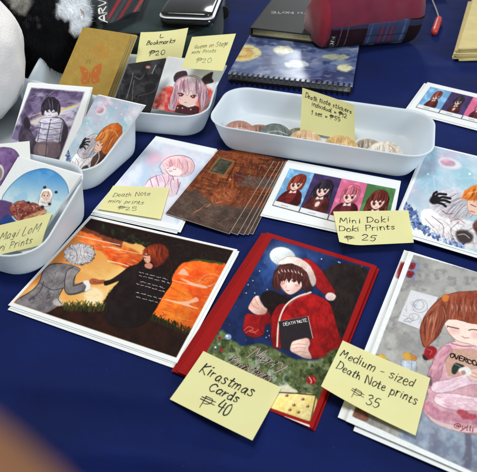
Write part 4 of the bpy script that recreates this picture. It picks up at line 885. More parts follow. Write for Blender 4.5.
    P.hair(A((240, 230), (262, 196), (330, 178), (384, 198), (420, 246)), A((232, 310), (262, 290), (310, 276), (370, 280), (412, 318)), ((38, 18, 18), (104, 54, 46), (74, 34, 32), (128, 72, 60)), .7, 60, 2, .8)
    for x, y in ((254, 214), (270, 206), (286, 208), (304, 206), (322, 208), (340, 212), (358, 216), (374, 226)): P.line(A((x, y), (x + 2, y + 8), (x + 7, y + 14)), (236, 220, 214), 1.0, .85, True, True)
    for x, y in ((272, 263), (334, 268)):
        P.line(A((x - 9, y - 1), (x, y - 4), (x + 12, y + 1)), (36, 18, 20), .9); P.ell(*A((x + 1, y + 2))[0], .95, 1.0, (110, 44, 36), soft=.3); P.ell(*A((x + 1, y + 3))[0], .4, .4, (30, 14, 16), soft=.3)
    P.line(A((262, 252), (284, 256)), (70, 34, 32), .5, .7); P.line(A((324, 256), (350, 260)), (70, 34, 32), .5, .7)
    P.ell(282.8, 283.6, 2.2, 1.4, (214, 128, 120), soft=1, a=.6); P.ell(297, 285.5, 2.4, 1.5, (214, 128, 120), soft=1, a=.6); P.line(A((296, 316), (304, 319), (312, 316)), (146, 74, 72), .5); P.line(A((296, 288), (292, 300), (298, 302)), (186, 130, 122), .4)
    P.poly(A((250, 180), (262, 160), (310, 139), (362, 146), (412, 178), (440, 220), (452, 268), (434, 296), (418, 268), (408, 232), (372, 196), (320, 176), (278, 182)), (224, 206, 196), .5, 1, True, .6, .06, c2=(206, 180, 172))
    P.ell(330.6, 296.6, 5.2, 4.2, (226, 204, 196), soft=.5, jit=.5, tex=.08); P.ell(331, 298, 3.6, 2.4, (196, 160, 156), soft=1.2, a=.5)
    # hands and book
    P.poly(A((105, 385), (128, 350), (150, 345), (158, 365), (178, 400), (196, 415), (185, 440), (140, 444), (108, 425), (95, 408)), (222, 184, 168), .4, 1, True, .2, .05, c2=(204, 158, 144))
    for q in (A((128, 352), (140, 380), (150, 395)), A((112, 380), (125, 402), (150, 412)), A((150, 350), (166, 390))): P.line(q, (140, 90, 84), .5, .7)
    P.poly(V((164, 308), (263, 291), (279, 364), (245, 378), (214, 372), (200, 408), (172, 398)), (40, 34, 38), .4, 1, False, .15, .08); P.line(V((263, 291), (279, 364)), (206, 196, 190), .7, .9, False); P.line(V((164, 308), (263, 291)), (120, 108, 108), .5, .8, False)
    P.poly(V((204, 392), (212, 376), (236, 368), (262, 364), (270, 382), (264, 402), (276, 432), (252, 432), (226, 420), (205, 408)), (222, 188, 174), .4, 1, True, .2, .06, c2=(200, 158, 146))
    for q in (V((206, 400), (230, 396), (256, 398)), V((208, 388), (232, 384), (258, 386)), V((216, 412), (240, 410), (262, 414))): P.line(q, (150, 100, 92), .5, .7)
    # foliage and crate
    top = [(204, 352), (213, 338), (222, 331), (232, 339), (244, 346.5), (262, 344), (277, 350), (291, 358), (304, 360), (318, 360), (330, 352), (342, 350), (330, 400), (314, 430), (180, 385)]
    P.poly(top, (66, 78, 46), 1.2, 1, True, 1.6, .2, c2=(92, 104, 62)); m = P.mask(top, 1.5, True)
    P.wash((40, 50, 30), 5, 31, .5, .68, .8, m); P.wash((150, 164, 130), 6, 32, .55, .72, .75, m); P.wash((176, 192, 194), 7, 33, .56, .7, .8, m * P.mask([(240, 350), (290, 362), (290, 392), (250, 392), (230, 370)], 6)); P.wash((104, 112, 62), 2.4, 34, .55, .7, .6, m)
    P.strokes([(206, 352), (224, 336), (244, 350), (262, 348), (278, 354), (292, 362), (318, 364), (334, 358), (312, 410), (270, 396)], 420, 3.4, 40, ((34, 44, 24), (86, 98, 56), (120, 130, 86), (52, 64, 34), (162, 172, 140), (60, 74, 48)), .7, .6, 9, 45)
    P.poly(Q((102, 235), (136, 206), (165, 208), (256, 214), (236, 300), (150, 276), (100, 262)), (222, 200, 118), .6, 1, True, .5, .08, c2=(232, 214, 146))
    P.poly(Q((110, 200), (150, 178), (182, 190), (192, 206), (150, 210), (118, 222)), (226, 220, 190), .8, .9, True, 1)
    P.line(Q((126, 203), (180, 206), (256, 213)), (56, 36, 26), 1.1, 1, False); P.line(Q((256, 214), (238, 300)), (70, 40, 30), 1.2, .9, False)
    for x, y in ((158, 214), (182, 246), (212, 226), (197, 270), (168, 262), (228, 250)): P.ell(*Q((x, y))[0], 1.7, 1.4, (120, 60, 44), soft=.4); P.ell(*Q((x - 2, y - 2))[0], .7, .5, (236, 220, 190), soft=.3)
    P.ell(311.5, 380, 5, 4.6, (168, 30, 30), soft=.5); P.line(E_((258, 352), (270, 372), (266, 384)), (232, 206, 200), .9); P.line(E_((280, 356), (290, 372)), (226, 180, 170), .5)
    P.ell(228.2, 336.8, 3.2, 2.8, (130, 160, 190), soft=.5); P.ell(227, 336, 1.2, 1, (236, 242, 246), soft=.3); P.ell(216.4, 348.2, 3.2, 3, (62, 88, 74), soft=.5); P.ell(215.4, 347.2, 1.1, .9, (220, 230, 226), soft=.3); P.ell(221, 350, 2, 1.8, (150, 36, 40), soft=.5); P.ell(219.5, 338, 1.8, 1.5, (140, 34, 36), soft=.5); P.ell(258, 384, 2.6, 2.4, (180, 170, 160), soft=.5)
    P.line(V((48, 338), (62, 326), (78, 332), (66, 342), (84, 344), (96, 336)), (214, 130, 124), .6, .85); P.line(V((52, 346), (72, 338), (88, 350)), (214, 130, 124), .5, .8)
    P.mott(.05, 1.2, 9); P.clip = None
    P.poly([Q((150, 284))[0], Q((234, 313))[0], Q((236, 321))[0], Q((148, 291))[0]], (226, 218, 208), .3, 1, False)
KR = rect3((268.6, 233), (377, 266), (312.7, 428.4), .0042); Sk = Surf(KR)
merry = write(Sk, 'Merry', (247.6, 356.5), (283, 371), .0125, .35, .3); kmas = write(Sk, 'Kirastmas', (225, 364), (268, 382), .011, .35, .3); dn = write(Sk, 'DEATH NOTE', (283.6, 326), (307.4, 321.6), .0034, .05, .2)
add_print(Sk, 280, 420, kira, 'red bordered card of a person in a Santa coat, topmost of its fan', 'Santa cards', [(merry + kmas, .0013), ([q + np.array([-.0002, -.0002]) for q in merry + kmas], .0006), (dn, .0005)], [M['art'], M['pale_ink'], M['ink'], M['white_ink']], base=(150, 20, 20), name='greeting_card')
def redback(seed):
    def f(P):
        P.C[:] = (146, 20, 20); P.mott(.06, 3, seed); w = P.mask([(268, 243), (366, 272), (306, 418), (190, 376)], .5); P._mix(np.arange(len(P.X)), w, (28, 40, 78))
    return f
for i, (dx, dy, rot, nm) in enumerate(((-.0018, .0022, .1, 'second from the top'), (-.0040, .0020, .25, 'third from the top'), (-.0064, .0030, .4, 'fourth from the top'), (.0026, -.0004, -.3, 'lowest'))):
    add_print(Surf(shift(KR, dx, dy, -.0008 * (i + 1), rot)), 60, 90, redback(i), 'red edged Santa card, %s of the fan' % nm, 'Santa cards', base=(146, 20, 20), name='greeting_card')

# ---- the large print on the right
def medium(P):
    inn = [(413.7, 254.6), (560, 295), (530, 498), (352.0, 416.2)]
    P.clip = P.mask(inn, .4); V = lambda *p: zc(337, 220, 3.371, *p); U = lambda *p: zc(337, 332, 3.371, *p); A = lambda *p: zc(387, 230, 5.244, *p); B = lambda *p: zc(387, 310, 5.244, *p); D = lambda *p: zc(417, 350, 7.867, *p); E_ = lambda *p: zc(417, 410, 7.867, *p)
    P._mix(np.arange(len(P.X)), np.ones(len(P.X)), (166, 164, 160)); P.wash((136, 134, 132), 16, 41, .45, .7, .7); P.wash((186, 184, 178), 12, 42, .5, .72, .7); P.wash((120, 116, 116), 6, 43, .58, .72, .5)
    P.poly(A((128, 150), (172, 178), (142, 268), (92, 246)), (126, 134, 158), .6, 1, False, .4, .08); P.poly(A((120, 170), (150, 176), (140, 206), (112, 200)), (134, 46, 52), .6, 1, True, .5, .2); P.poly(A((112, 214), (142, 222), (130, 250), (102, 242)), (126, 40, 46), .6, 1, True, .5, .2); P.dots(A((132, 188), (122, 234)), (60, 24, 30), .8)
    P.poly([(411, 290), (438, 297), (424, 331), (397.5, 321)], (214, 214, 216), .5, 1, False, .2); rng = random.Random(5)
    P.line([(397.5, 321), (424, 331)], (120, 118, 120), .5, .7, False)
    for q in ((420, 306, 7.5, 6.5), (419, 305, 5, 4.6), (414, 317, 5, 3.4), (409, 320, 4, 2)):
        P.line([(q[0] + q[2] * math.cos(a), q[1] + q[3] * math.sin(a)) for a in np.linspace(0, 6.4, 16)], (120, 118, 124), .5, .7)
    for _ in range(26): x, y = rng.uniform(404, 428), rng.uniform(298, 322); P.line([(x, y), (x + rng.uniform(-2, 2), y + rng.uniform(0, 3)), (x + rng.uniform(-3, 3), y + rng.uniform(1, 4))], (130, 128, 134), .4, .6)
    # far side of the portrait continues out of view: shoulders, hair, arm
    # jar, red bag, yellow thing
    P.poly(B((84, 232), (100, 222), (140, 236), (158, 250), (150, 266), (120, 262), (90, 252)), (186, 124, 62), .5, 1, True, .3, .12); P.poly(B((82, 262), (150, 268), (154, 300), (148, 330), (90, 312), (74, 296)), (184, 194, 206), .6, .9, True, .3, .1, c2=(140, 150, 168)); P.line(B((96, 270), (92, 304)), (236, 240, 244), .7, .9); P.line(B((130, 272), (128, 316)), (104, 110, 128), .7, .7)
    P.poly(B((205, 196), (240, 190), (262, 210), (255, 245), (215, 262), (192, 240)), (150, 34, 40), .6, 1, True, .4, .15); P.line(B((210, 205), (235, 215), (225, 235)), (214, 120, 120), .7, .7); P.poly(B((190, 232), (216, 260), (196, 262), (186, 246)), (48, 36, 40), .6)
    P.poly(U((128, 82), (150, 74), (166, 86), (160, 104), (134, 96)), (214, 176, 70), .5, 1, True, .3, .1); P.poly(V((222, 452), (240, 446), (250, 470), (228, 472)), (206, 160, 70), .6)
    P.poly([(352.5, 415.6), (366, 421.5), (368, 414), (358, 406)], (124, 84, 72), .8, 1, True, .6, .2)
    # skirt
    P.poly([(414, 400), (440, 424), (470, 434), (540, 430), (530, 498), (460, 470), (400, 440)], (134, 146, 160), .8, 1, True, .6, .06, c2=(112, 120, 138)); P.poly(E_((375, 180), (420, 180), (432, 300), (420, 450), (350, 425), (385, 300)), (98, 96, 112), 1, .85, True, .6); P.poly(E_((130, 150), (200, 190), (160, 330), (90, 320)), (110, 112, 130), 2, .7, True, 1); P.wash((166, 176, 186), 9, 44, .55, .7, .5, P.mask([(414, 420), (477, 440), (477, 475), (400, 445)], 3))
    # sweater
    P.poly(U((310, 130), (330, 80), (352, 50), (382, 35), (430, 30), (560, 30), (680, 120), (700, 300), (520, 345), (440, 342), (385, 328), (330, 308), (296, 278), (288, 245), (306, 215), (300, 165)), (188, 142, 152), .5, 1, True, .4, .08, c2=(204, 162, 168))
    P.poly(U((384, 58), (560, 84), (552, 150), (400, 150), (372, 136)), (198, 156, 136), .7, .95, True, .4, .06, edge=.2)
    P.poly(U((300, 168), (316, 118), (344, 62), (372, 44), (388, 62), (362, 104), (350, 150), (332, 182), (312, 190)), (178, 124, 138), .5, 1, True, .3, .08, c2=(200, 152, 162))
    P.poly(U((322, 172), (350, 164), (398, 152), (446, 134), (482, 128), (560, 150), (552, 182), (480, 176), (436, 182), (388, 200), (344, 206), (318, 196)), (206, 176, 186), .5, 1, True, .3, .05, c2=(224, 202, 208))
    P.poly(U((436, 136), (466, 122), (500, 128), (510, 152), (480, 166), (448, 162)), (224, 186, 172), .5, 1, True, .2, .04, edge=.5)
    for q in (U((452, 134), (470, 142), (488, 146)), U((448, 146), (466, 152), (484, 156))): P.line(q, (150, 92, 86), .5, .8)
    P.poly(U((330, 214), (346, 206), (400, 208), (480, 220), (640, 232), (640, 270), (480, 266), (400, 264), (350, 250), (328, 234)), (202, 164, 176), .5, 1, True, .3, .05, c2=(222, 196, 202))
    P.poly(U((292, 242), (318, 236), (334, 256), (400, 276), (470, 282), (640, 280), (640, 316), (470, 312), (390, 302), (322, 290), (294, 268)), (160, 104, 122), .8, .9, True, .8, .1, c2=(182, 128, 142)); P.poly(U((300, 272), (340, 298), (420, 318), (480, 322), (640, 318), (640, 338), (470, 340), (400, 334), (330, 308)), (214, 184, 188), .6, .95, True, .4, .05, edge=.4); P.poly(U((404, 268), (420, 260), (450, 274), (470, 280), (462, 294), (424, 292)), (160, 58, 70), 1.0, .8, True, 1, .25)
    P.strokes(U((310, 130), (350, 64), (382, 60), (350, 150), (322, 182)), 30, 8, 112, ((148, 92, 108), (222, 184, 190), (166, 110, 124)), .9, .55, 4, 14)
    P.strokes(U((330, 180), (400, 158), (470, 140), (470, 172), (390, 196), (340, 202)), 34, 8, -16, ((160, 112, 126), (236, 220, 224), (184, 146, 158)), .9, .5, 5, 14)
    P.strokes(U((340, 214), (480, 226), (480, 258), (400, 258), (345, 244)), 34, 9, 8, ((160, 110, 124), (236, 218, 222), (182, 140, 152)), .9, .5, 6, 14)
    P.poly(U((306, 150), (318, 152), (322, 178), (312, 182)), (84, 72, 84), .8, .8)
    P.poly(D((275, 140), (300, 105), (345, 110), (372, 130), (330, 150), (300, 190), (276, 180)), (44, 54, 52), .5, 1, True, .4, .25); P.poly(D((330, 150), (380, 130), (420, 150), (425, 190), (380, 205), (340, 180)), (224, 226, 222), .5, 1, True, .3); P.poly(D((345, 170), (372, 160), (384, 185), (358, 198)), (176, 120, 110), .5, .9); P.line(D((300, 112), (330, 124), (350, 140)), (150, 176, 160), .6, .8); pass
    # neck, face, hair
    P.poly(U((410, 0), (470, 10), (480, 40), (440, 46), (400, 34)), (232, 204, 188), .6, 1, True, .2); P.line(U((385, 38), (430, 48), (500, 42)), (150, 92, 110), 1.1, .8)
    P.poly(B((300, 72), (330, 36), (420, 50), (560, 70), (580, 130), (500, 190), (430, 178), (370, 162), (325, 122)), (240, 218, 204), .5, 1, True, .1, .02)
    P.ell(*B((352, 108))[0], 5.5, 3.6, (230, 168, 164), soft=2, a=.6); P.ell(*B((468, 132))[0], 5, 3.6, (230, 168, 164), soft=2, a=.6)
    P.line(B((316, 84), (340, 90), (376, 98)), (70, 34, 28), .9); P.line(B((318, 84), (316, 92)), (70, 34, 28), .6); P.line(B((428, 106), (452, 102), (500, 110)), (70, 34, 28), .9); P.line(B((394, 138), (408, 146), (430, 146)), (150, 80, 76), .6); P.line(B((300, 72), (325, 122), (370, 162), (440, 180)), (160, 104, 92), .5, .8)
    hair = V((342, 268), (365, 254), (400, 244), (440, 240), (500, 240), (600, 262), (640, 330), (600, 400), (590, 350), (500, 352), (472, 352), (440, 346), (405, 336), (374, 336), (360, 352), (352, 372), (340, 392), (322, 410), (306, 425), (292, 428), (284, 405), (280, 370), (290, 335), (312, 300))
    P.poly(hair, (124, 58, 42), .5, 1, True, .4, .1, c2=(148, 76, 54)); m = P.mask(hair, .5, True); P.clip = P.clip * m
    cols_ = ((88, 36, 28), (176, 104, 76), (112, 50, 38), (150, 82, 60), (70, 28, 24), (196, 128, 98))
    P.hair(V((374, 258), (420, 246), (500, 244), (590, 262)), V((352, 356), (410, 338), (470, 352), (590, 350)), cols_, .9, 110, 3, .75, .05)
    P.hair(V((362, 262), (352, 268), (344, 272)), V((352, 372), (318, 424), (284, 400)), cols_, .9, 80, 4, .75, .16)
    for i in range(8): P.line(V((388 + i * 15, 284 + i), (390 + i * 15, 294 + i), (388 + i * 15.6, 306 + i)), (226, 190, 170), 1.0, .6, True, True)
    for x in (308, 318, 328): P.line(V((x, 322), (x - 3, 334), (x - 5, 346)), (218, 174, 154), 1.1, .55, True, True)
    P.clip = P.mask(inn, .4); P.poly(V((352, 262), (362, 250), (378, 256), (374, 272), (360, 276)), (206, 120, 58), .5, 1, True, .2, .1)
    for q in (V((342, 268), (312, 300), (290, 335), (280, 370), (286, 410), (296, 428)), V((374, 336), (360, 352), (340, 392), (306, 425))): P.line(q, (70, 28, 24), .6, .7)
    P.mott(.04, 1.4, 7); P.clip = None
ML, MB = at(409, 251, .004), at(346, 421, .004); mv = MB - ML; hh = np.linalg.norm(mv); md = mv / hh; me_ = np.array([-md[1], md[0], 0]); MW = .155
MED = [ML, ML + me_ * MW, MB + me_ * MW, MB]; Sm = Surf(MED)
ov = write(Sm, 'OVERCOME', (449.5, 357.0), (486, 369), .0048, .05, .15); sg = write(Sm, '@ylli', (453.8, 427.6), (474, 432), .0045, .3, .3)
add_print(Sm, 300, 400, medium, 'large print of a brown haired girl in a pink sweater at the right edge', 'large prints on the right', [(ov, .0012), (sg, .0006)], [M['art'], M['ink'], M['red_card']])
def med_under(P):
    P._mix(np.arange(len(P.X)), P.mask([(404, 262), (560, 300), (530, 500), (352, 422)], .4), (120, 108, 110)); P.poly([(400, 262), (408, 262), (402, 280), (396, 278)], (140, 40, 44), .6, 1, False, .5)
add_print(Surf(shift(MED, -.0052, .0032, -.0016, -.5)), 70, 100, med_under, 'large white bordered print sticking out left under the pink sweater print', 'large prints on the right')
blank(Surf(shift(MED, .0045, -.0058, -.0022, 0.5)), 'large white bordered print sticking out below the pink sweater print', 'large prints on the right')

# ---- pastel print, upper right
def couple_art(P, S, k):                      # two people under a pale moon, drawn across the sheet (u right, v down); k: picture points per sheet width / 50
    A = lambda *q: [tuple(pr(S(u, v))) for u, v in q]; N_ = np.arange(len(P.X)); O1 = np.ones(len(P.X)); o = lambda u, v: A((u, v))[0]
    P._mix(N_, O1, (190, 205, 216)); P.wash((150, 192, 206), 12 * k, 51, .42, .65, .85); P.wash((206, 184, 204), 10 * k, 52, .52, .74, .55); P.wash((204, 160, 188), 6 * k, 53, .38, .7, .8, P.mask(A((0, 0), (.34, 0), (.26, .2), (0, .24)), 4 * k)); P.wash((226, 228, 232), 8 * k, 54, .55, .75, .7); P.wash((142, 184, 208), 7 * k, 57, .4, .7, .6, P.mask(A((0, .35), (.22, .38), (.2, .62), (0, .62)), 4 * k))
    P.strokes(A((0, 0), (1, 0), (1, .4), (.2, .5), (0, .7)), int(60 * k), 7 * k, 20, ((214, 218, 226), (166, 198, 212), (186, 206, 216), (180, 208, 216)), .9 * k, .35, 4, 40)
    P.poly(A((.14, .165), (.17, .125), (.24, .11), (.31, .13), (.34, .18), (.30, .225), (.22, .235), (.16, .21)), (222, 220, 226), .7 * k, .95); P.poly(A((.16, .165), (.185, .135), (.23, .13), (.275, .15), (.28, .185), (.25, .205), (.20, .21), (.17, .195)), (178, 134, 152), .6 * k, 1, True, .3, .1, c2=(198, 158, 172), edge=.1)
    P.dots(A((.5, .1), (.66, .16), (.42, .24), (.86, .1), (.1, .36)), (240, 242, 244), .55 * k)
    # pale haired person
    P.poly(A((.20, .72), (.42, .74), (.58, .72), (.66, .82), (.62, .95), (.40, .99), (.24, .92), (.16, .80)), (206, 203, 205), .5 * k, 1, True, .4 * k, .05, c2=(226, 224, 224))
    P.poly(A((.19, .64), (.21, .56), (.27, .49), (.36, .455), (.46, .47), (.53, .54), (.54, .64), (.48, .72), (.38, .76), (.28, .75), (.21, .71)), (172, 168, 174), .5 * k, 1, True, .5 * k, .06, c2=(204, 201, 205))
    gl = ((132, 126, 134), (226, 224, 228), (154, 148, 156), (240, 239, 241), (112, 104, 112))
    P.hair(A((.38, .47), (.46, .49), (.51, .55)), A((.2, .6), (.22, .72), (.38, .76)), gl, .6 * k ** .5, int(70 * k ** .5), 3, .7, .12, .8); P.hair(A((.42, .48), (.5, .54), (.53, .6)), A((.3, .75), (.44, .74), (.52, .68)), gl, .6 * k ** .5, int(40 * k ** .5), 5, .7, -.1, .8)
    P.strokes(A((.22, .76), (.58, .76), (.6, .92), (.3, .94)), int(36 * k), 5 * k, 60, ((160, 150, 152), (236, 235, 235), (178, 160, 156)), .6 * k, .6, 6, 40)
    for q in (((.24, .78), (.34, .84), (.36, .94)), ((.44, .76), (.40, .86), (.46, .96)), ((.56, .76), (.50, .84)), ((.2, .82), (.28, .88))): P.line(A(*q), (124, 96, 92), .55 * k ** .5, .75)
    P.line(A((.30, .70), (.34, .72), (.38, .70)), (150, 70, 74), .5 * k, .7); P.line(A((.38, .78), (.43, .74), (.48, .76)), (164, 84, 84), .5 * k, .6)
    # dark robed person with orange hair
    P.poly(A((.54, .74), (.60, .64), (.70, .58), (.86, .55), (1.0, .60), (1.02, .96), (.78, .99), (.64, .90), (.58, .82)), (70, 46, 40), .5 * k, 1, True, .4 * k, .12, c2=(96, 64, 52))
    P.strokes(A((.62, .68), (.84, .6), (.98, .66), (.96, .92), (.7, .92)), int(50 * k), 6 * k, 115, ((44, 28, 26), (116, 80, 64), (60, 40, 36)), .8 * k, .6, 8)
    P.line(A((.60, .65), (.66, .72), (.64, .84)), (220, 214, 208), .9 * k ** .5, .8); P.line(A((.86, .56), (.74, .66), (.68, .80)), (38, 26, 26), 1.1 * k ** .5, .8); P.poly(A((.44, .86), (.50, .82), (.56, .85), (.55, .92), (.48, .94)), (48, 38, 38), .6 * k, .9, True, .3, .1); P.line(A((.46, .88), (.5, .86), (.54, .88)), (200, 190, 184), .5 * k, .7)
    P.poly(A((.46, .56), (.47, .50), (.56, .49), (.62, .54), (.62, .62), (.55, .66), (.49, .64)), (228, 190, 170), .4 * k, 1, edge=.4); P.line(A((.49, .565), (.53, .575)), (110, 54, 38), .55 * k ** .5); P.line(A((.50, .63), (.53, .632)), (170, 84, 74), .4 * k)
    P.poly(A((.41, .53), (.42, .44), (.47, .36), (.56, .295), (.68, .27), (.79, .30), (.87, .39), (.88, .50), (.82, .60), (.74, .655), (.66, .64), (.61, .60), (.64, .55), (.58, .57), (.60, .52), (.53, .55), (.54, .50), (.47, .53)), (200, 110, 36), .45 * k, 1, False, .3, .08, c2=(178, 84, 26))
    oc = ((238, 168, 84), (142, 60, 20), (222, 136, 52), (246, 196, 122), (168, 78, 26), (112, 46, 18))
    P.hair(A((.45, .42), (.52, .33), (.64, .285), (.78, .32), (.85, .42)), A((.42, .52), (.55, .54), (.64, .62), (.75, .65), (.86, .52)), oc, .65 * k ** .5, int(90 * k ** .5), 3, .8, .10, .6)
    P.line(A((.45, .46), (.55, .385), (.68, .37), (.80, .42)), (246, 204, 140), .8 * k ** .5, .55)
    # gloved hand
    P.poly(A((.185, .64), (.19, .59), (.215, .565), (.25, .58), (.262, .61), (.25, .645), (.215, .665)), (30, 28, 32), .4 * k, 1, True, .2)
    for q in (((.22, .58), (.235, .545), (.29, .53)), ((.245, .59), (.275, .565), (.33, .56)), ((.255, .61), (.29, .595), (.335, .60)), ((.25, .635), (.285, .635), (.315, .65)), ((.2, .585), (.2, .555), (.215, .53))): P.line(A(*q), (30, 28, 32), 1.15 * k, 1, True, False)
    # white corner and blue blossoms
    P.poly(A((-.05, .72), (.03, .74), (.10, .82), (.18, .90), (.34, .965), (.6, .99), (.6, 1.1), (-.05, 1.1)), W_, .8 * k, 1, True, .6, edge=0)
    rng = random.Random(9)
    for _ in range(int(110 * k ** .4)):
        t = rng.random(); u, v = np.interp(t, (0, .25, .5, .75, 1), (.03, .10, .17, .30, .52)), np.interp(t, (0, .25, .5, .75, 1), (.74, .83, .90, .95, .98)); x, y = o(u + rng.gauss(0, .02), v + rng.gauss(0, .016)); q = rng.uniform(0, 6.28); l = rng.uniform(.8, 1.7) * k
        P.poly([(x - l * math.cos(q), y - l * math.sin(q)), (x + .45 * l * math.sin(q), y - .45 * l * math.cos(q)), (x + l * math.cos(q), y + l * math.sin(q)), (x - .45 * l * math.sin(q), y + .45 * l * math.cos(q))], rng.choice(((84, 104, 156), (120, 142, 186), (50, 62, 104), (150, 170, 204), (66, 84, 136))), .35, .95, False, edge=0)
    P.mott(.03, 1.4, 3)
def upper(P):
    P.clip = P.mask([tuple(pr(SU(u, v))) for u, v in ((.022, .018), (.98, .018), (.98, .985), (.022, .985))], .4)
    couple_art(P, SU, 2.1); P.clip = None
UL = at(427.5, 144.2, .0062); ul2 = at(391, 231, .0062); uv_ = (ul2 - UL) / np.linalg.norm(ul2 - UL); ue = np.array([-uv_[1], uv_[0], 0])
UPP = [UL, UL + ue * .148, UL + ue * .148 + uv_ * .205, UL + uv_ * .205]
UPP = [UL, UL + ue * .148, UL + ue * .148 + uv_ * .196, UL + uv_ * .196]
SU = Surf(UPP)
add_print(SU, 240, 300, upper, 'pastel print of a pale moon and a white haired person, right of the Doki note', 'pastel prints')
blank(Surf(shift(UPP, -.0035, -.003, -.0008, .3)), 'white bordered print just under the pastel moon print', 'pastel prints')

# ---- four-panel strips
def panelfig(P, cx, cy, s, hair, hair2, coat, skin, sx=0.0, style=0):
    X = lambda dx, dy: (cx + s * (dx + sx * dy), cy + s * dy)
    T = lambda *q: [X(*p) for p in q]
    dk = tuple(v * .55 for v in hair); hl = tuple(min(255, v * 1.25 + 20) for v in hair2)
    if style == 1: P.poly(T((-1.0, -.4), (-1.35, .8), (-1.3, 2.4), (-.5, 2.6), (.6, 2.6), (1.35, 2.3), (1.3, .6), (1.0, -.5)), hair, .5, 1, True, .3, .12, c2=dk); P.hair(T((-.9, -.2), (-1.1, .4)), T((-1.3, 2.4), (-.6, 2.5)), (hl, dk), .6, 14, 2); P.hair(T((.9, -.2), (1.1, .4)), T((.6, 2.5), (1.35, 2.2)), (hl, dk), .6, 14, 3)
    P.poly(T((-1.65, 3.2), (-1.5, 1.9), (-.95, 1.25), (-.3, 1.05), (.3, 1.05), (.95, 1.25), (1.5, 1.9), (1.7, 3.2), (0, 3.5)), coat, .45, 1, True, .3, .12, c2=tuple(v * .7 for v in coat))
    P.poly(T((-.5, 1.15), (.5, 1.15), (.62, 2.2), (0, 3.0), (-.62, 2.2)), tuple(min(255, v * 1.35) for v in coat), .5, .8, True, .2, .1)
    P.poly(T((-1.08, .5), (-1.1, -.3), (-.7, -.95), (0, -1.15), (.7, -.95), (1.1, -.3), (1.1, .55), (.85, 1.1), (-.85, 1.1)), hair, .45, 1, True, .3, .12, c2=hair2)
    P.poly(T((-.72, .0), (.72, .0), (.7, .6), (.35, 1.0), (0, 1.12), (-.35, 1.0), (-.7, .6)), skin, .4, 1, True, 0, .03, edge=.3)
    P.poly(T((-.95, .55), (-.9, -.5), (0, -1.0), (.9, -.5), (.98, .55), (.75, .05), (.5, .32), (.3, -.02), (.05, .3), (-.2, .0), (-.45, .32), (-.7, .05)), hair, .35, 1, False, .1, .12, edge=.2)
    P.hair(T((-.7, -.75), (0, -1.05), (.7, -.75)), T((-.95, .5), (-.3, .15), (.3, .15), (.95, .5)), (hl, dk, hair2, dk), .55, 34, 4, .85)
    for g_ in (-.36, .36): P.line(T((g_ - .2, .4), (g_, .3), (g_ + .2, .42)), (40, 24, 30), .6); P.ell(*X(g_, .5), .13 * s + .2, .16 * s + .2, (70, 36, 40), soft=.35)
    P.line(T((-.12, .86), (.12, .86)), (170, 80, 80), .45); P.ell(*X(-.5, .68), .16 * s, .1 * s, (226, 150, 140), soft=.6, a=.6); P.ell(*X(.5, .68), .16 * s, .1 * s, (226, 150, 140), soft=.6, a=.6)
    P.poly(T((-.4, 1.1), (0, 1.35), (.4, 1.1), (.5, 1.5), (.12, 1.5), (0, 1.4), (-.12, 1.5), (-.5, 1.5)), (232, 224, 220), .35, .95, False)
    P.line(T((-1.3, 2.9), (-.6, 2.3), (.1, 2.35)), (50, 18, 22), .7, .7); P.line(T((1.3, 2.9), (.8, 2.2)), (50, 18, 22), .7, .7)
    if style == 1: P.poly(T((-.3, 2.0), (0, 1.75), (.32, 1.95), (.2, 2.4), (-.2, 2.45)), skin, .4, 1, True, edge=.4)
def strip_paint(cells, border):
    cols = [((112, 158, 196), (116, 42, 32), (150, 64, 44), (92, 30, 29), 0), ((62, 48, 86), (34, 27, 36), (56, 46, 58), (88, 40, 38), 1), ((206, 104, 138), (176, 82, 102), (204, 118, 134), (84, 32, 39), 0), ((70, 112, 66), (88, 32, 29), (118, 52, 42), (90, 30, 30), 1)]
    def f(P):
        for (q, cap), (bgc, hr, h2, ct, sty) in zip(cells, cols):
            P.poly(cap, (30, 30, 34), .3, 1, False); c = np.mean(cap, 0); P.poly([tuple(c + (np.array(p) - c) * .965) for p in cap], (226, 228, 228), .3, 1, False)
            m = P.mask(q, .3); P._mix(np.arange(len(P.X)), m, bgc); P.wash(tuple(min(255, v * 1.35) for v in bgc), 5, 61, .45, .7, .7, m); P.clip = m
            q = np.array(q); cx, cy = q.mean(0); h = abs(q[3] - q[0])[1]; sx = (q[3][0] - q[0][0]) / (q[3][1] - q[0][1])
            panelfig(P, cx + sx * (-h * .16), cy - h * .16, h * .225, hr, h2, ct, (238, 206, 192), sx, sty); P.clip = None
            a, b = (q[3] + np.array(cap[3])) / 2, (q[2] + np.array(cap[2])) / 2; P.line([tuple(a + (b - a) * .3), tuple(a + (b - a) * .55)], (120, 120, 126), .6, .7)
    return f
def lerp(a, b, t): return tuple(np.array(a) * (1 - t) + np.array(b) * t)
def cells_from(TL, TRp, BL, BRp, ts, capf):
    out = []
    for t0, t1 in zip(ts[:-1], ts[1:]):
        q = [lerp(TL, TRp, t0), lerp(TL, TRp, t1), lerp(BL, BRp, t1), lerp(BL, BRp, t0)]; d = 1 + capf
        out.append((q, [q[0], q[1], lerp(q[1], q[2], d), lerp(q[0], q[3], d)]))
    return out
DO = rect3((288, 160), (401, 181), (386.5, 225), .0026); b = at(262, 214.3, .0026); DO = [DO[0], DO[1], DO[1] + (b - DO[0]), b]
cells = cells_from((289.7, 168.6), (395.8, 189), (274.6, 200.4), (386, 229), (0, .235, .49, .735, 1), .16)
def strip_with_frame(cells, fr):
    f0 = strip_paint(cells, None)
    def f(P):
        for k in range(4): P.line([fr[k], fr[(k + 1) % 4]], (60, 60, 64), .45, .9, False)
        f0(P)
    return f
add_print(Surf(DO), 330, 150, strip_paint(cells, None), 'four panel portrait strip print half under the Mini Doki note', 'four panel prints')
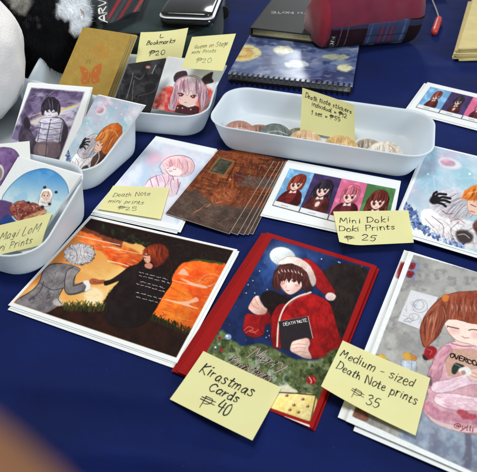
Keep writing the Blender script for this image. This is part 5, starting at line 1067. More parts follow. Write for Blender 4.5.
def strip_under(P): P.line([(288.5, 166), (273, 206)], (50, 50, 54), .5, .9, False); P.line([(286.5, 166), (271, 205)], (90, 90, 96), .4, .8, False)
add_print(Surf(shift(DO, -.0022, -.0020, -.0008, -.2)), 60, 40, strip_under, 'white print edge just under the four panel strip by the brown prints', 'four panel prints')
D2a = at(427.5, 82.2, .0022); e2 = at(477, 93.8, .0022) - D2a; e2 /= np.linalg.norm(e2); n2 = np.array([e2[1], -e2[0], 0]); w2, h2 = np.linalg.norm(DO[1] - DO[0]), np.linalg.norm(DO[3] - DO[0])
DO2 = [D2a, D2a + e2 * w2, D2a + e2 * w2 + n2 * h2 * .93, D2a + n2 * h2 * .93]
S2_ = Surf(DO2); f2 = lambda u, v: tuple(pr(S2_(u, v)))
cells2 = cells_from(f2(.06, .13), f2(.96, .13), f2(.06, .74), f2(.96, .74), (0, .25, .5, .75, 1), .2)
add_print(S2_, 300, 150, strip_paint(cells2, None), 'four panel portrait strip print at the upper right edge by the long tray', 'four panel prints')
add_print(Surf(shift(DO2, -.005, -.0015, -.0008, .4)), 60, 40, lambda P: P.line([f2(.015, .16), f2(.015, .8)], (80, 84, 92), .8, .8, False), 'white print edge under the upper right four panel strip', 'four panel prints')

# ---- pink haired mini print and its stack
def mini(P):
    P.clip = P.mask([(153, 141), (212, 155), (178, 224), (96, 209)], 1.2); A = lambda *p: zc(140, 130, 5.9, *p)
    P._mix(np.arange(len(P.X)), np.ones(len(P.X)), (218, 224, 232)); P.wash((180, 202, 224), 11, 71, .45, .7, .8); P.wash((222, 212, 226), 9, 72, .52, .74, .6); P.ell(154, 159, 9, 6.5, (224, 178, 196), -20, 3.5, .7); P.ell(197, 176, 7, 10, (176, 190, 216), 20, 3, .6)
    P.ell(178, 166, 16.5, 10.8, (222, 170, 174), 6, .7, 1, 1.2, tex=.06, c2=(230, 190, 190))
    P.poly(A((150, 230), (170, 215), (225, 225), (252, 245), (225, 272), (180, 270)), (242, 228, 226), .6); P.poly(A((30, 325), (60, 285), (130, 262), (205, 268), (238, 310), (215, 380), (120, 400), (10, 380)), (220, 178, 190), .9, .8, True, .6, .05, c2=(232, 206, 214))
    for q in (A((108, 225), (130, 190), (170, 160), (240, 150), (300, 170), (322, 215), (300, 260), (250, 278)), A((150, 195), (175, 215), (200, 200)), A((225, 170), (250, 215), (245, 245)), A((180, 175), (190, 205)), A((270, 175), (285, 225), (262, 262)), A((30, 325), (62, 285), (130, 262)), A((130, 262), (150, 320), (130, 360)), A((205, 268), (180, 310), (190, 370)), A((238, 310), (215, 380)), A((60, 290), (75, 340)), A((150, 230), (180, 270), (225, 272)), A((96, 268), (110, 330)), A((170, 268), (168, 300), (150, 330)), A((190, 268), (200, 296)), A((222, 290), (228, 340)), A((120, 225), (128, 250), (150, 262))): P.line(q, (132, 78, 100), .7, .85, True, True)
    P.strokes(A((40, 330), (80, 285), (200, 270), (230, 310), (210, 370), (60, 370)), 44, 7, 60, ((196, 140, 164), (240, 222, 230), (170, 150, 190), (214, 170, 186)), .8, .5, 4, 30); P.strokes(A((250, 170), (330, 180), (330, 280), (250, 300)), 24, 8, 60, ((170, 190, 216), (206, 196, 222)), 1.0, .5, 5, 25)
    P.hair(A((130, 195), (190, 160), (260, 160), (310, 195)), A((140, 225), (200, 220), (262, 262), (306, 248)), ((204, 140, 150), (240, 214, 214), (190, 120, 136), (232, 184, 188)), .7, 46, 4, .6)
    P.line(A((160, 226), (172, 224)), (130, 70, 90), .5); P.line(A((196, 232), (212, 232)), (130, 70, 90), .5)
    P.ell(170.5, 171, 2, 1, (200, 140, 160), soft=.6, a=.6); P.clip = None
MI = quad((156, 136), (217, 149), (178.6, 230.5), (92, 212), .0026)
add_print(Surf(MI), 200, 260, mini, 'pale watercolour print of a pink haired person beside the brown prints', 'small watercolour prints')
blank(Surf(shift(MI, .0016, -.0024, -.0008, .4)), 'white print edge right under the pink haired watercolour', 'small watercolour prints'); blank(Surf(shift(MI, -.0012, -.0034, -.0015, -.3)), 'lowest white print edge under the pink haired watercolour', 'small watercolour prints')

# ---- fan of brown prints
def brown(off):
    def f(P):
        P.X = P.X - off; A = lambda *p: zc(190, 145, 5.244, *p)
        P.C[:] = (112, 56, 33); P.wash((146, 74, 38), 12, 81, .42, .66, .8); P.wash((62, 36, 27), 8, 82, .5, .7, .85); P.wash((170, 92, 46), 5, 83, .58, .74, .6); P.wash((84, 44, 30), 3, 84, .5, .7, .6)
        room = A((150, 25), (440, 75), (330, 300), (205, 300), (10, 225)); fl = A((-150, 330), (0, 235), (90, 275), (220, 322), (330, 330), (230, 480), (-120, 420))
        P.strokes(room, 260, 8, 118, ((74, 38, 26), (150, 80, 42), (176, 102, 56), (94, 48, 30), (54, 30, 23), (130, 66, 38)), 1.0, .6, 3, 9); P.strokes(room, 150, 9, 14, ((70, 36, 25), (160, 86, 46), (186, 112, 62), (50, 28, 22)), .8, .55, 4, 9)
        P.poly(fl, (64, 51, 45), 3, .95, True, 2.5, .15, c2=(84, 68, 59), edge=0); P.strokes(fl, 200, 8, 20, ((44, 35, 32), (98, 82, 72), (76, 60, 52), (116, 98, 86), (90, 58, 42)), 1.0, .5, 5, 22)
        P.poly(A((150, 60), (236, 84), (182, 164), (92, 142)), (132, 92, 58), .5, 1, False, .2); P.poly(A((158, 72), (222, 90), (177, 153), (106, 137)), (72, 70, 56), .5, 1, False, .3, .2, c2=(54, 54, 44)); P.strokes(A((165, 78), (215, 92), (176, 146), (114, 134)), 30, 5, 15, ((118, 112, 88), (48, 50, 42), (92, 92, 70)), .8, .6, 6)
        for q in (A((240, 92), (190, 190)), A((282, 98), (232, 200)), A((330, 106), (280, 204)), A((376, 114), (330, 206))): P.line(q, (52, 28, 21), 1.1, .75)
        for q in (A((240, 110), (400, 140)), A((225, 140), (385, 168)), A((210, 168), (360, 196)), A((60, 170), (150, 195), (200, 200)), A((10, 215), (130, 245), (230, 262))): P.line(q, (58, 31, 23), .9, .7)
        rng = random.Random(2)
        for r_ in range(3):
            for c_ in range(22):
                x, y = 244 + c_ * 7 - r_ * 16, 112 + c_ * 1.3 + r_ * 29; P.line(A((x, y), (x - 6, y + rng.uniform(14, 22))), rng.choice(((148, 78, 44), (92, 40, 30), (176, 116, 66), (70, 52, 44), (120, 54, 36))), .7, .75, False)
        P.poly(A((262, 178), (330, 165), (420, 196), (432, 222), (370, 236), (310, 218), (256, 208)), (82, 74, 70), 1.2, .8, True, 1.4, .2, edge=0); P.poly(A((226, 152), (258, 142), (284, 164), (270, 196), (238, 190)), (84, 36, 30), 1, .85, True, 1.2, .2, edge=0); P.strokes(A((230, 150), (300, 165), (420, 200), (400, 230), (300, 214), (240, 196)), 60, 7, 20, ((60, 52, 50), (120, 108, 100), (104, 46, 36), (150, 84, 52)), .8, .6, 7)
        P.poly(A((95, 262), (130, 236), (180, 222), (240, 240), (236, 286), (170, 318), (110, 306)), (136, 68, 38), 1.4, .8, True, 1.4, .15, edge=0); P.strokes(A((95, 262), (180, 226), (236, 250), (220, 290), (120, 304)), 70, 7, 60, ((176, 98, 56), (92, 44, 28), (150, 74, 42), (206, 138, 90)), .8, .6, 8, 40); P.ell(*A((110, 258))[0], 2.4, 1.9, (88, 42, 30), soft=.9); P.ell(*A((210, 182))[0], 1.2, .9, (206, 142, 104), soft=.6)
        P.strokes(A((25, 350), (90, 308), (100, 318), (40, 356)), 7, 8, -32, ((196, 130, 94), (160, 96, 66)), 1.0, .7, 9, 6); P.mott(.10, 1.6, 5); P.X = P.X + off
        pts = [pr(S_(u_, v_)) for u_, v_ in ((0, 0), (1, 0), (1, 1), (0, 1))]; P.line([pts[1], pts[2]], (196, 182, 166), .75, .85, False); P.line([pts[2], pts[3]], (190, 178, 164), .5, .7, False)
    return f
bt = [(218.6, 149.5), (274, 161), (229.4, 234), (165.5, 213.5)]
names = ['topmost', 'second', 'third', 'fourth', 'lowest and rightmost']
fx = [(0, 0, 0, 0), (5.5, 0.9, 8.4, 0.9), (9.5, 0.9, 14.5, 0.9), (13, .2, 20, .8), (16, -.6, 24.5, .4)]
for i in range(5):
    a, ay, b_, by = fx[i]; z = .0046 - .0008 * i
    if i >= 3: bt_ = [(bt[0][0] + a, bt[0][1] + ay), (bt[1][0] + a - 1, bt[1][1] + ay), (bt[2][0] + b_ - 1.0, bt[2][1] + by), (bt[3][0] + b_, bt[3][1] + by)]
    else: bt_ = [(bt[0][0] + a, bt[0][1] + ay), (bt[1][0] + a, bt[1][1] + ay), (bt[2][0] + b_, bt[2][1] + by), (bt[3][0] + b_, bt[3][1] + by)]
    S_ = Surf([at(*p, z) for p in bt_])
    add_print(S_, 190 if i == 0 else 120, 240 if i == 0 else 160, brown(a), ('brown sepia room print, %s of the five in the fan' if i else 'brown sepia room print, %s of the five in the fan') % names[i], 'brown prints in a fan', base=(214, 204, 190), name='art_print')

# ---- prints leaning in the trays
def card(tl, tr, bl, br, zt, h, far=False): return corner_quad(tl, tr, br, bl, zt, h, far)
def backing(S, k, labs, grp):
    e = (S.c[1] - S.c[0]) / S.w; d = (S.c[3] - S.c[0]) / S.h
    for i, lab in enumerate(labs):
        off = -S.n * .0009 * (i + 1) + e * (.0010 * (i + 1) * k) + d * (-.0012 * (i + 1))
        blank(Surf([c + off for c in S.c]), lab, grp)
def purple(P):
    P.clip = P.mask([(31.5, 88), (84.5, 92), (54, 172), (-2, 170)], .9); A = lambda *p: zc(0, 70, 5.9, *p); B = lambda *p: zc(0, 85, 9.44, *p)
    P._mix(np.arange(len(P.X)), np.ones(len(P.X)), (118, 104, 136)); P.wash((70, 56, 84), 9, 91, .45, .68, .9); P.wash((206, 200, 216), 10, 92, .52, .72, .85, sx=.5); P.wash((62, 50, 76), 6, 93, .5, .7, .9, P.mask([(28, 84), (88, 90), (84, 98), (28, 94)], 5)); P.wash((84, 72, 100), 5, 94, .5, .7, .8, P.mask([(24, 100), (36, 100), (28, 126), (18, 126)], 4))
    P.strokes([(32, 90), (84, 94), (66, 140), (20, 140)], 110, 9, -18, ((76, 62, 92), (196, 188, 208), (140, 126, 156), (60, 48, 74), (170, 160, 186)), 1.0, .5, 4, 16)
    P.poly([(30, 122), (40, 116), (54, 112), (66, 109), (80, 103), (80, 107), (66, 113), (50, 118), (36, 126)], (226, 214, 206), 1.5, .85, True, .8); P.line(A((350, 240), (400, 225), (450, 208)), (230, 190, 90), 1.4, .9); P.line(A((250, 240), (320, 238), (360, 230)), (220, 150, 160), .9, .8); P.line(A((370, 250), (420, 235), (460, 222)), (150, 190, 226), 1.1, .8); P.line(B((260, 310), (300, 290), (400, 262)), (222, 180, 150), 1, .7)
    P.poly(A((110, 400), (135, 320), (150, 280), (170, 285), (175, 350), (220, 400), (240, 300), (260, 285), (350, 280), (390, 320), (400, 380), (370, 500), (330, 560), (180, 560), (130, 480)), (54, 46, 58), .6, 1, True, .5, .15, c2=(74, 64, 78))
    P.poly(A((140, 300), (152, 278), (166, 288), (178, 310), (175, 345), (145, 340)), (48, 40, 50), .5)
    P.poly(A((235, 300), (262, 282), (345, 284), (372, 310), (362, 380), (345, 430), (215, 425), (225, 370)), (196, 192, 204), .5, 1, True, .3, .06, c2=(172, 166, 182))
    for y in (312, 345, 378, 408): P.line(A((228, y - 4), (285, y + 6), (362, y - 2)), (84, 76, 92), .7, .85)
    P.strokes(A((235, 300), (345, 290), (362, 380), (340, 425), (222, 420)), 60, 4, 10, ((112, 104, 122), (226, 224, 232), (140, 132, 150), (92, 84, 102)), .8, .65, 6, 14)
    P.line(A((300, 290), (285, 360), (272, 430)), (60, 54, 66), .9, .9); P.line(A((240, 310), (222, 420)), (50, 44, 54), .8, .8); P.line(A((368, 310), (348, 425)), (50, 44, 54), .8, .8); P.line(A((262, 290), (300, 305), (350, 286)), (236, 234, 240), .9, .8)
    P.poly(A((215, 430), (345, 430), (350, 500), (300, 530), (210, 520)), (108, 90, 96), .6, .9, True, .3, .1); P.poly(A((230, 440), (280, 450), (275, 500), (225, 495)), (134, 112, 110), .8, .8); P.line(A((275, 430), (268, 520)), (50, 42, 50), .7, .8)
    P.poly(A((248, 262), (242, 240), (246, 205), (262, 174), (284, 160), (318, 160), (346, 180), (358, 214), (356, 246), (346, 270), (338, 246), (262, 240), (256, 268)), (44, 38, 46), .5, 1, False, .3, .15); P.poly(A((266, 240), (300, 232), (332, 240), (322, 266), (292, 280), (268, 264)), (222, 214, 224), .4); P.poly(A((254, 200), (280, 180), (320, 180), (348, 205), (350, 250), (338, 232), (328, 250), (316, 230), (302, 248), (290, 228), (278, 250), (268, 230), (258, 256)), (42, 36, 44), .4, 1, False, .1, .15); P.line(A((284, 268), (300, 268)), (110, 90, 110), .4)
    P.hair(A((252, 215), (270, 172), (315, 166), (350, 200)), A((252, 244), (282, 240), (320, 244), (346, 256)), ((24, 20, 26), (96, 86, 104), (64, 56, 70), (140, 130, 150)), .7, 46, 3, .8)
    P.line(A((276, 246), (290, 248)), (50, 40, 52), .7); P.line(A((308, 250), (324, 248)), (50, 40, 52), .7)
    P.clip = None
S = Surf(leaning((28, 83), (91, 88), .118, .068, .008))
add_print(S, 190, 290, purple, 'purple print of a dark haired person in a pale puffer vest', 'prints in the left trays'); backing(S, .6, ('white print right behind the purple puffer vest print', 'rearmost white print behind the purple puffer vest print'), 'prints in the left trays')
def couple(P): couple_art(P, SC_, 1.12)
S = Surf(leaning((97, 95), (144, 105.7), .106, .072, .022)); cc = S.c; cc[2] = cc[2] - (cc[1] - cc[0]) / S.w * .020; SC_ = Surf([cc[0], cc[1], cc[1] + (cc[3] - cc[0]) * 1.12, cc[0] + (cc[3] - cc[0]) * 1.12])
add_print(S, 190, 300, couple, 'pastel print of an orange haired person leaning over, in the middle left tray', 'prints in the left trays'); backing(S, .5, ('white print right behind the orange haired print', 'rearmost white print behind the orange haired print'), 'prints in the left trays')
Sl = Surf([c + S.n * .0012 for c in [cc[0] - (cc[1] - cc[0]) * .01, cc[1] + (cc[1] - cc[0]) * .03, cc[2] + (cc[1] - cc[0]) * .02, cc[3]]])
tag(sheet('clear_sleeve', Sl, [M['clear']], 6, 6, .0002, film=True), 'clear plastic sleeve over the orange haired print', 'sleeve')
def oval(P):
    A = lambda *p: zc(0, 130, 5.9, *p); B = lambda *p: zc(0, 180, 4.72, *p)
    P.C[:] = (226, 230, 229); P.wash((214, 216, 210), 12, 111, .45, .7, .6)
    ov = A((10, 420), (20, 385), (70, 320), (140, 262), (210, 235), (270, 228), (330, 250), (378, 295), (402, 350), (402, 420), (380, 500), (320, 600), (120, 660), (-40, 640), (-60, 520))
    P.poly(ov, (196, 214, 216), .6, 1, True, .3); m = P.mask(ov, .6, True); P.clip = m; P.grad((44, 168), (40, 200), (52, 128, 196), (190, 214, 218)); P.wash((120, 176, 214), 9, 112, .5, .7, .5); P.clip = None
    P.line(ov + ov[:1], (52, 96, 128), .7, .7)
    # small child in a white hood with dark ear tips, red brown dress, purple cloak behind
    P.poly(A((-40, 430), (0, 412), (60, 425), (85, 440), (80, 480), (40, 560), (-60, 540)), (92, 66, 112), .6, 1, True, .5, .1); P.poly(B((0, 190), (40, 165), (70, 190), (95, 215), (40, 235), (-10, 230)), (40, 66, 124), .7, 1, True, .5, .1)
    dr = B((44, 132), (62, 108), (96, 100), (140, 106), (186, 118), (206, 138), (190, 168), (140, 196), (96, 196), (58, 166))
    P.poly(dr, (112, 52, 46), .6, 1, True, 1.6, .2, c2=(146, 84, 70)); P.strokes(dr, 130, 3.4, 20, ((84, 34, 34), (190, 136, 116), (120, 50, 44), (214, 176, 156), (66, 28, 30), (160, 92, 72)), .9, .8, 4, 70, .5); P.poly(B((112, 178), (150, 160), (205, 140), (222, 146), (206, 168), (160, 194), (122, 200)), (186, 134, 92), .6, .9, True, .8, .15); P.strokes(B((115, 178), (210, 145), (205, 168), (130, 198)), 24, 4, -25, ((220, 176, 130), (140, 90, 60), (236, 210, 180)), .7, .7, 5)
    P.poly(A((226, 440), (232, 405), (238, 372), (256, 348), (284, 344), (306, 356), (314, 384), (302, 410), (298, 446), (262, 452)), (218, 212, 204), .5, 1, True, .6, .06, c2=(232, 228, 222))
    P.strokes(A((232, 440), (244, 365), (300, 356), (305, 400), (292, 444)), 40, 4, 80, ((176, 160, 152), (240, 238, 234), (190, 150, 140)), .6, .7, 6)
    P.ell(*A((271, 386))[0], 4.2, 3.8, (234, 200, 184), soft=.5, edge=.4); P.hair(A((244, 376), (258, 358), (284, 356), (298, 374)), A((242, 400), (262, 380), (282, 378), (300, 398)), ((186, 150, 120), (226, 208, 186), (150, 112, 90)), .6, 26, 4, .85)
    for x in (262, 281): P.ell(*A((x, 388))[0], .55, .7, (70, 34, 38), soft=.3)
    P.line(A((268, 398), (274, 398)), (180, 90, 84), .4); P.line(A((246, 424), (272, 432), (298, 422)), (150, 90, 84), .6, .7)
    for p in (A((264, 338))[0], A((332, 366))[0], A((292, 436))[0], A((168, 428))[0], A((250, 452))[0]): P.ell(*p, 1.6, 1.4, (50, 44, 50), soft=.5, jit=.4)
    P.mott(.02, 1.5, 5)
S = Surf(leaning((18, 157), (81, 175.4), .098, .066, .022)); So = S; So.c[2] = So.c[2] - (So.c[1] - So.c[0]) / So.w * .012
add_print(S, 200, 300, oval, 'white print with a blue sky oval and a small child, behind the Magi LoM note', 'prints in the left trays'); backing(S, .4, ('white print right behind the blue oval print', 'rearmost white print behind the blue oval print'), 'prints in the left trays')
def dome(P):
    P.C[:] = (222, 224, 218); A = lambda *p: zc(0, 130, 5.9, *p)
    P.poly(A((-200, 200), (-120, 130), (-20, 105), (50, 105), (90, 122), (112, 155), (85, 200), (40, 280), (0, 330), (-150, 300)), (94, 66, 112), .7, 1, True, .5, .08, c2=(116, 88, 132)); P.wash((150, 126, 162), 7, 121, .5, .7, .5, P.mask(A((-100, 140), (60, 110), (100, 150), (0, 300)), 2)); P.ell(-2, 173, 6, 9, (206, 200, 190), 10, .6, 1, .4); P.ell(-2, 174, 4.4, 7, (110, 96, 100), 10, .6, .8); P.line(A((-20, 105), (50, 105), (90, 122), (112, 155)), (66, 44, 84), .7, .8)
S = Surf(leaning((-44, 148), (29.5, 141), .118, .074, .014))
e_ = (S.c[1] - S.c[0]); 
add_print(S, 120, 200, dome, 'white print with a purple dome cut off by the left edge', 'prints in the left trays')
def pinkhair(P):
    A = lambda *p: zc(140, 60, 5.9, *p)
    P.C[:] = (224, 228, 230); P.wash((206, 214, 220), 9, 131, .45, .7, .6)
    P.poly(A((70, 270), (95, 215), (130, 175), (160, 165), (190, 160), (230, 190), (250, 260), (230, 320), (80, 320)), (190, 46, 42), 1.6, .95, True, 2.4, .2, c2=(216, 96, 84)); P.poly(A((340, 180), (380, 150), (420, 175), (445, 215), (410, 260), (380, 300), (330, 320)), (186, 44, 40), 1.6, .95, True, 2.4, .2, c2=(216, 96, 84)); P.wash((236, 190, 180), 4, 132, .55, .7, .8, P.mask(A((70, 180), (160, 150), (150, 320), (60, 320)), 3))
    P.poly(A((205, 130), (200, 100), (222, 72), (268, 66), (280, 88), (262, 110), (232, 122)), (66, 48, 54), .5, 1, True, .4, .15); P.poly(A((362, 118), (385, 92), (428, 70), (424, 105), (432, 130), (405, 140), (380, 145)), (66, 48, 54), .5, 1, True, .4, .15)
    P.poly(A((165, 285), (185, 220), (205, 140), (235, 105), (290, 90), (345, 100), (380, 140), (405, 200), (390, 262), (360, 300), (330, 200), (240, 190), (215, 250), (205, 300)), (176, 146, 154), .5, 1, True, .4, .08, c2=(212, 194, 200))
    P.poly(A((212, 200), (240, 165), (320, 170), (345, 210), (330, 250), (285, 276), (240, 262)), (226, 194, 184), .5)
    P.poly(A((205, 185), (215, 135), (250, 105), (300, 96), (345, 115), (362, 165), (352, 215), (338, 190), (320, 210), (300, 180), (278, 212), (262, 178), (240, 205), (228, 182)), (190, 160, 168), .45, 1, True, .2, .08, c2=(222, 206, 210))
    cp = ((140, 84, 104), (236, 218, 224), (160, 110, 126), (210, 178, 190), (104, 56, 74), (88, 48, 62))
    P.hair(A((222, 130), (250, 106), (300, 98), (350, 118)), A((212, 214), (246, 198), (300, 196), (348, 212)), cp, .7, 60, 3, .75)
    P.hair(A((222, 130), (208, 150), (196, 190)), A((214, 292), (190, 292), (166, 284)), cp, .8, 40, 4, .75, .05); P.hair(A((356, 130), (376, 150), (398, 190)), A((344, 292), (366, 298), (396, 262)), cp, .8, 40, 5, .75, -.05)
    P.line(A((226, 198), (240, 196), (258, 204)), (50, 28, 34), .9); P.line(A((298, 214), (316, 208), (332, 212)), (50, 28, 34), .9); P.ell(*A((242, 207))[0], 2.1, 1.5, (110, 34, 40), soft=.4); P.ell(*A((314, 217))[0], 2.1, 1.5, (110, 34, 40), soft=.4); P.dots(A((239, 204), (311, 214)), (240, 230, 230), .5); P.line(A((262, 250), (276, 252)), (170, 90, 90), .5); P.ell(*A((232, 232))[0], 2, 1.2, (228, 160, 156), soft=.9, a=.6)
    P.poly(A((215, 275), (245, 265), (285, 278), (330, 272), (350, 290), (330, 320), (220, 320)), (72, 34, 40), .5, 1, True, .5, .2); P.dots(A((222, 282), (250, 284), (300, 292)), (206, 190, 170), .7)
S = Surf(leaning((168, 57), (227, 66), .088, .066, .020)); Sr = S; S.c[2] = S.c[2] - (S.c[1] - S.c[0]) / S.w * .012
add_print(S, 190, 280, pinkhair, 'print of a pink haired person with red splashes under the Stage note', 'prints in the back tray'); backing(S, -.8, ('white print right behind the pink haired print with red splashes', 'rearmost white print behind the pink haired print with red splashes'), 'prints in the back tray')
# ---- bookmarks in their sleeve
def bmk(P):
    A = lambda *p: zc(110, 50, 7.867, *p); P.C[:] = (36, 34, 36); P.wash((62, 60, 60), 6, 141, .5, .7, .8); P.wash((18, 17, 20), 5, 142, .5, .7, .8)
    P.line(A((180, 180), (170, 240), (130, 380)), (150, 148, 146), .7, .7); P.line(A((190, 240), (180, 300), (175, 400)), (140, 136, 130), .5, .7); P.line(A((190, 205), (235, 230), (270, 190)), (150, 146, 144), .6, .6); P.line(A((225, 360), (290, 345), (350, 320), (380, 250)), (110, 106, 102), .6, .6); P.line(A((220, 400), (225, 360)), (120, 116, 110), .5, .6); P.ell(*A((300, 135))[0], 2.2, 1.4, (196, 130, 120), soft=.8); P.line(A((330, 185), (360, 120)), (190, 186, 182), .7, .8); P.line(A((75, 230), (70, 380)), (90, 90, 94), .5, .6)
BQ = corner_quad((128, 64), (166, 58), (150, 112), (113, 104), .080, .085)
S = Surf(BQ); o = empty('bookmark_pack', tuple(sum(BQ) / 4)); tag(o, 'pack of dark bookmarks in a clear sleeve under the Bookmarks note', 'bookmarks')
sheet('bookmarks', S, [M['art']], 110, 130, .0035, bmk, base=(36, 34, 36), parent=o); sheet('sleeve', Surf([c + S.n * .0011 for c in [BQ[0] - (BQ[1] - BQ[0]) * .04, BQ[1] + (BQ[1] - BQ[0]) * .04, BQ[2] + (BQ[2] - BQ[3]) * .06, BQ[3] - (BQ[2] - BQ[3]) * .04]], lambda u, v: .0008 * np.sin(u * 9) * np.sin(v * 6 + 1)), [M['clear']], 24, 24, .0002, parent=o, film=True)

# ================================================================== sticky notes
def note(surf, lines, label, width=.0008, inkm='ink', seed=1):
    strokes = []
    pes = []
    for k, (t, p0, p1, cap) in enumerate(lines): (pes if t == '#' else strokes).extend(write(surf, t, p0, p1, cap, .12, .3, seed + k))
    return tag(sheet('sticky_note', surf, [M['note'], M[inkm], M[inkm]], 30, 24, .00015, ink=[(strokes, width), (pes, width * .72)]), label, 'note', 'handwritten yellow price notes')
Z = lambda ox, oy, s, x, y: (ox + x / s, oy + y / s)
K = lambda x, y: Z(150, 332, 3.371, x, y)
note(Surf(quad((203.4, 351.3), (281.4, 387.8), (252.3, 441.8), (170.2, 401.7), .0052), lambda u, v: .0035 * v ** 2 * (1 - .5 * u) + .002 * (u - .5) ** 2),
     [('Kirastmas', K(165, 134), K(340, 218), .0102), ('Cards', K(196, 194), K(292, 240), .0088), ('#', K(160, 246), K(208, 266), .0118), ('40', K(216, 266), K(258, 286), .0115)], 'yellow note reading Kirastmas Cards 40', .0011)
Mn = lambda x, y: Z(337, 332, 3.371, x, y)
note(Surf(quad((342.3, 342.4), (430.4, 378), (414.7, 437.3), (319.5, 393.7), .0056), lambda u, v: .0085 * (1 - u) ** 2.4 * (.35 + .65 * v) + .003 * v ** 2),
     [('Medium - sized', Mn(8, 80), Mn(255, 188), .0092), ('Death Note prints', Mn(-4, 122), Mn(266, 244), .0088), ('#', Mn(42, 212), Mn(84, 236), .0105), ('35', Mn(95, 243), Mn(136, 260), .0095)], 'yellow note reading Medium-sized Death Note prints 35', .00082)
Dk = lambda x, y: Z(330, 170, 5.244, x, y)
note(Surf(quad((332.9, 213.5), (407.8, 212.3), (413, 245.3), (338, 249), .006), lambda u, v: .0030 + .009 * np.clip(.35 - u, 0, 1) ** 2 * v * 6 + .001 * v * v),
     [('Mini Doki', Dk(50, 277), Dk(312, 273), .0098), ('Doki Prints', Dk(48, 318), Dk(340, 310), .0088), ('#', Dk(84, 371), Dk(136, 372), .0095), ('25', Dk(164, 370), Dk(240, 371), .0090)], 'yellow note reading Mini Doki Doki Prints 25', .0010)
Dm = lambda x, y: Z(100, 110, 3.371, x, y)
note(Surf(quad((113.3, 185.6), (169.7, 187.7), (160.8, 219.8), (97.3, 209.6), .0042), lambda u, v: .001 * v * v),
     [('Death Note', Dm(42, 293), Dm(168, 288), .0085), ('mini prints', Dm(27, 312), Dm(146, 318), .0075), ('#25', Dm(58, 336), Dm(122, 340), .0062)], 'yellow note reading Death Note mini prints 25', .00062, 'grey_ink')
Bq = lambda x, y: Z(120, 0, 6.743, x, y)
QN = corner_quad((140.8, 33.4), (188.2, 28.9), (181, 60.8), (135.3, 65.3), .088, .054)
note(Surf(QN, lambda u, v: .004 * (1 - v) * (u - .5) ** 2 * 3), [('L', Bq(268, 256), Bq(292, 254), .005), ('Bookmarks', Bq(178, 304), Bq(366, 288), .0068), ('#20', Bq(192, 378), Bq(298, 370), .0074)], 'yellow note reading Bookmarks 20 standing behind the dark bookmarks', .0011)
QS = [at(192, 37, .104), at(236, 33.6, .104), at(223, 71, .070), at(181.6, 68, .070)]
Qs = lambda x, y: Z(180, 0, 6.743, x, y)
S_ = Surf(QS); note(S_, [('Queen on Stage', Qs(94, 328), Qs(318, 307), .0066), ('mini Prints', Qs(78, 364), Qs(240, 352), .0058), ('#20', Qs(104, 424), Qs(206, 424), .0066)], 'yellow note reading Queen on Stage standing over the pink haired print', .00055, 'grey_ink')
Ks = lambda x, y: Z(300, 85, 7.867, x, y)
QK = [at(302.4, 87.8, .052), at(353.7, 104.7, .052), at(354.8, 142, .006), at(300.1, 131, .006)]
note(Surf(QK, lambda u, v: .002 * np.sin(u * 4)), [('Death Note stickers', Ks(40, 98), Ks(405, 226), .0062), ('individual = #12', Ks(92, 162), Ks(364, 262), .0055), ('1 set = #55', Ks(88, 232), Ks(316, 288), .0055)], 'yellow note reading Death Note stickers in the long tray', .00085)
mg = []
for p in ((-24, 232), (53.5, 213.5), (42.5, 246), (-36, 264)):
    u, v = So.uv(p); mg.append(So(u, v, .0022))
Sg = Surf(mg, lambda u, v: .0015 * np.sin(v * 3))
Mg = lambda x, y: Z(0, 180, 4.72, x, y)
note(Sg, [('Magi LoM', Mg(-4, 288), Mg(180, 244), .0098), ('mini Prints', Mg(-46, 350), Mg(150, 296), .0078)], 'yellow note reading Magi LoM in the tray at the left edge', .00062, 'grey_ink')

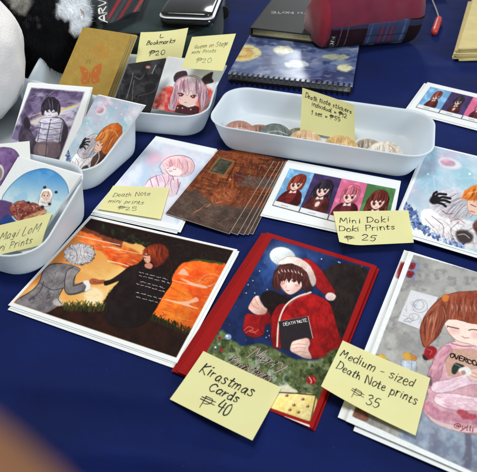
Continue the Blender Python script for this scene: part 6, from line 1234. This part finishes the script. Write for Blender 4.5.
# ================================================================== the photographer's hand, a finger close to the lens
def hand():
    O = np.array([0, 0, CAM_H]); f, r, u = _fw, _rt, _up
    def P(x, y, z): return Vector(O + r * x + u * y + f * z)         # metres right, up, forward of the lens
    root = empty('person', tuple(P(-.05, -.05, .03))); tag(root, 'tan hand held close to the lens, one finger blurred in the lower left corner', 'person')
    chains = [[(P(-.115, -.075, -.03), .027), (P(-.085, -.062, -.005), .026), (P(-.058, -.052, .012), .021)]]
    me = bpy.data.meshes.new('hand'); vs, es, rs = [], [], []
    def add(p, r_, par):
        vs.append(p); rs.append(r_)
        if par is not None: es.append((par, len(vs) - 1))
        return len(vs) - 1
    w0 = add(P(-.165, -.085, -.06), .026, None); w1 = add(P(-.130, -.060, -.035), .025, w0); pm = add(P(-.098, -.034, -.008), .027, w1)
    k = [add(P(-.062, .0010, .018), .0125, pm), add(P(-.064, -.016, .018), .0125, pm), add(P(-.066, -.035, .010), .012, pm), add(P(-.074, -.051, .0), .0105, pm)]
    i1 = add(P(-.0370, -.0052, .0285), .0090, k[0]); i2 = add(P(-.0182, -.0180, .0300), .0082, i1); add(P(-.0060, -.0268, .0295), .0070, i2)
    for kk, dx, dy, sc in ((k[1], .0, -.010, .8), (k[2], .0, -.010, .75), (k[3], .0, -.008, .65)):
        b = vs[kk]; d1 = Vector(r) * .026 * sc + Vector(f) * .010 * sc + Vector(u) * dy; a1 = add(b + d1, .0088 * sc, kk); d2 = Vector(r) * .016 * sc - Vector(f) * .010 + Vector(u) * (dy - .004); a2 = add(vs[a1] + d2, .008 * sc, a1); add(vs[a2] + Vector(r) * .004 * sc - Vector(f) * .014, .0066 * sc, a2)
    t1 = add(P(-.100, -.008, -.012), .0135, pm); t2 = add(P(-.085, .012, -.010), .0108, t1); t3 = add(P(-.068, .024, -.008), .0100, t2); add(P(-.052, .030, -.008), .0085, t3)
    org = Vector(root.location); me.from_pydata([v - org for v in vs], es, []); me.update()
    o = bpy.data.objects.new('hand', me); COL.objects.link(o); o.parent = root; me.materials.append(M['skin'])
    m = o.modifiers.new('skin', 'SKIN'); m.use_smooth_shade = True; s = o.modifiers.new('sub', 'SUBSURF'); s.levels = 2; s.render_levels = 2
    for i, sv in enumerate(me.skin_vertices[0].data): sv.radius = (rs[i], rs[i]); sv.use_root = (i == 0)
hand()
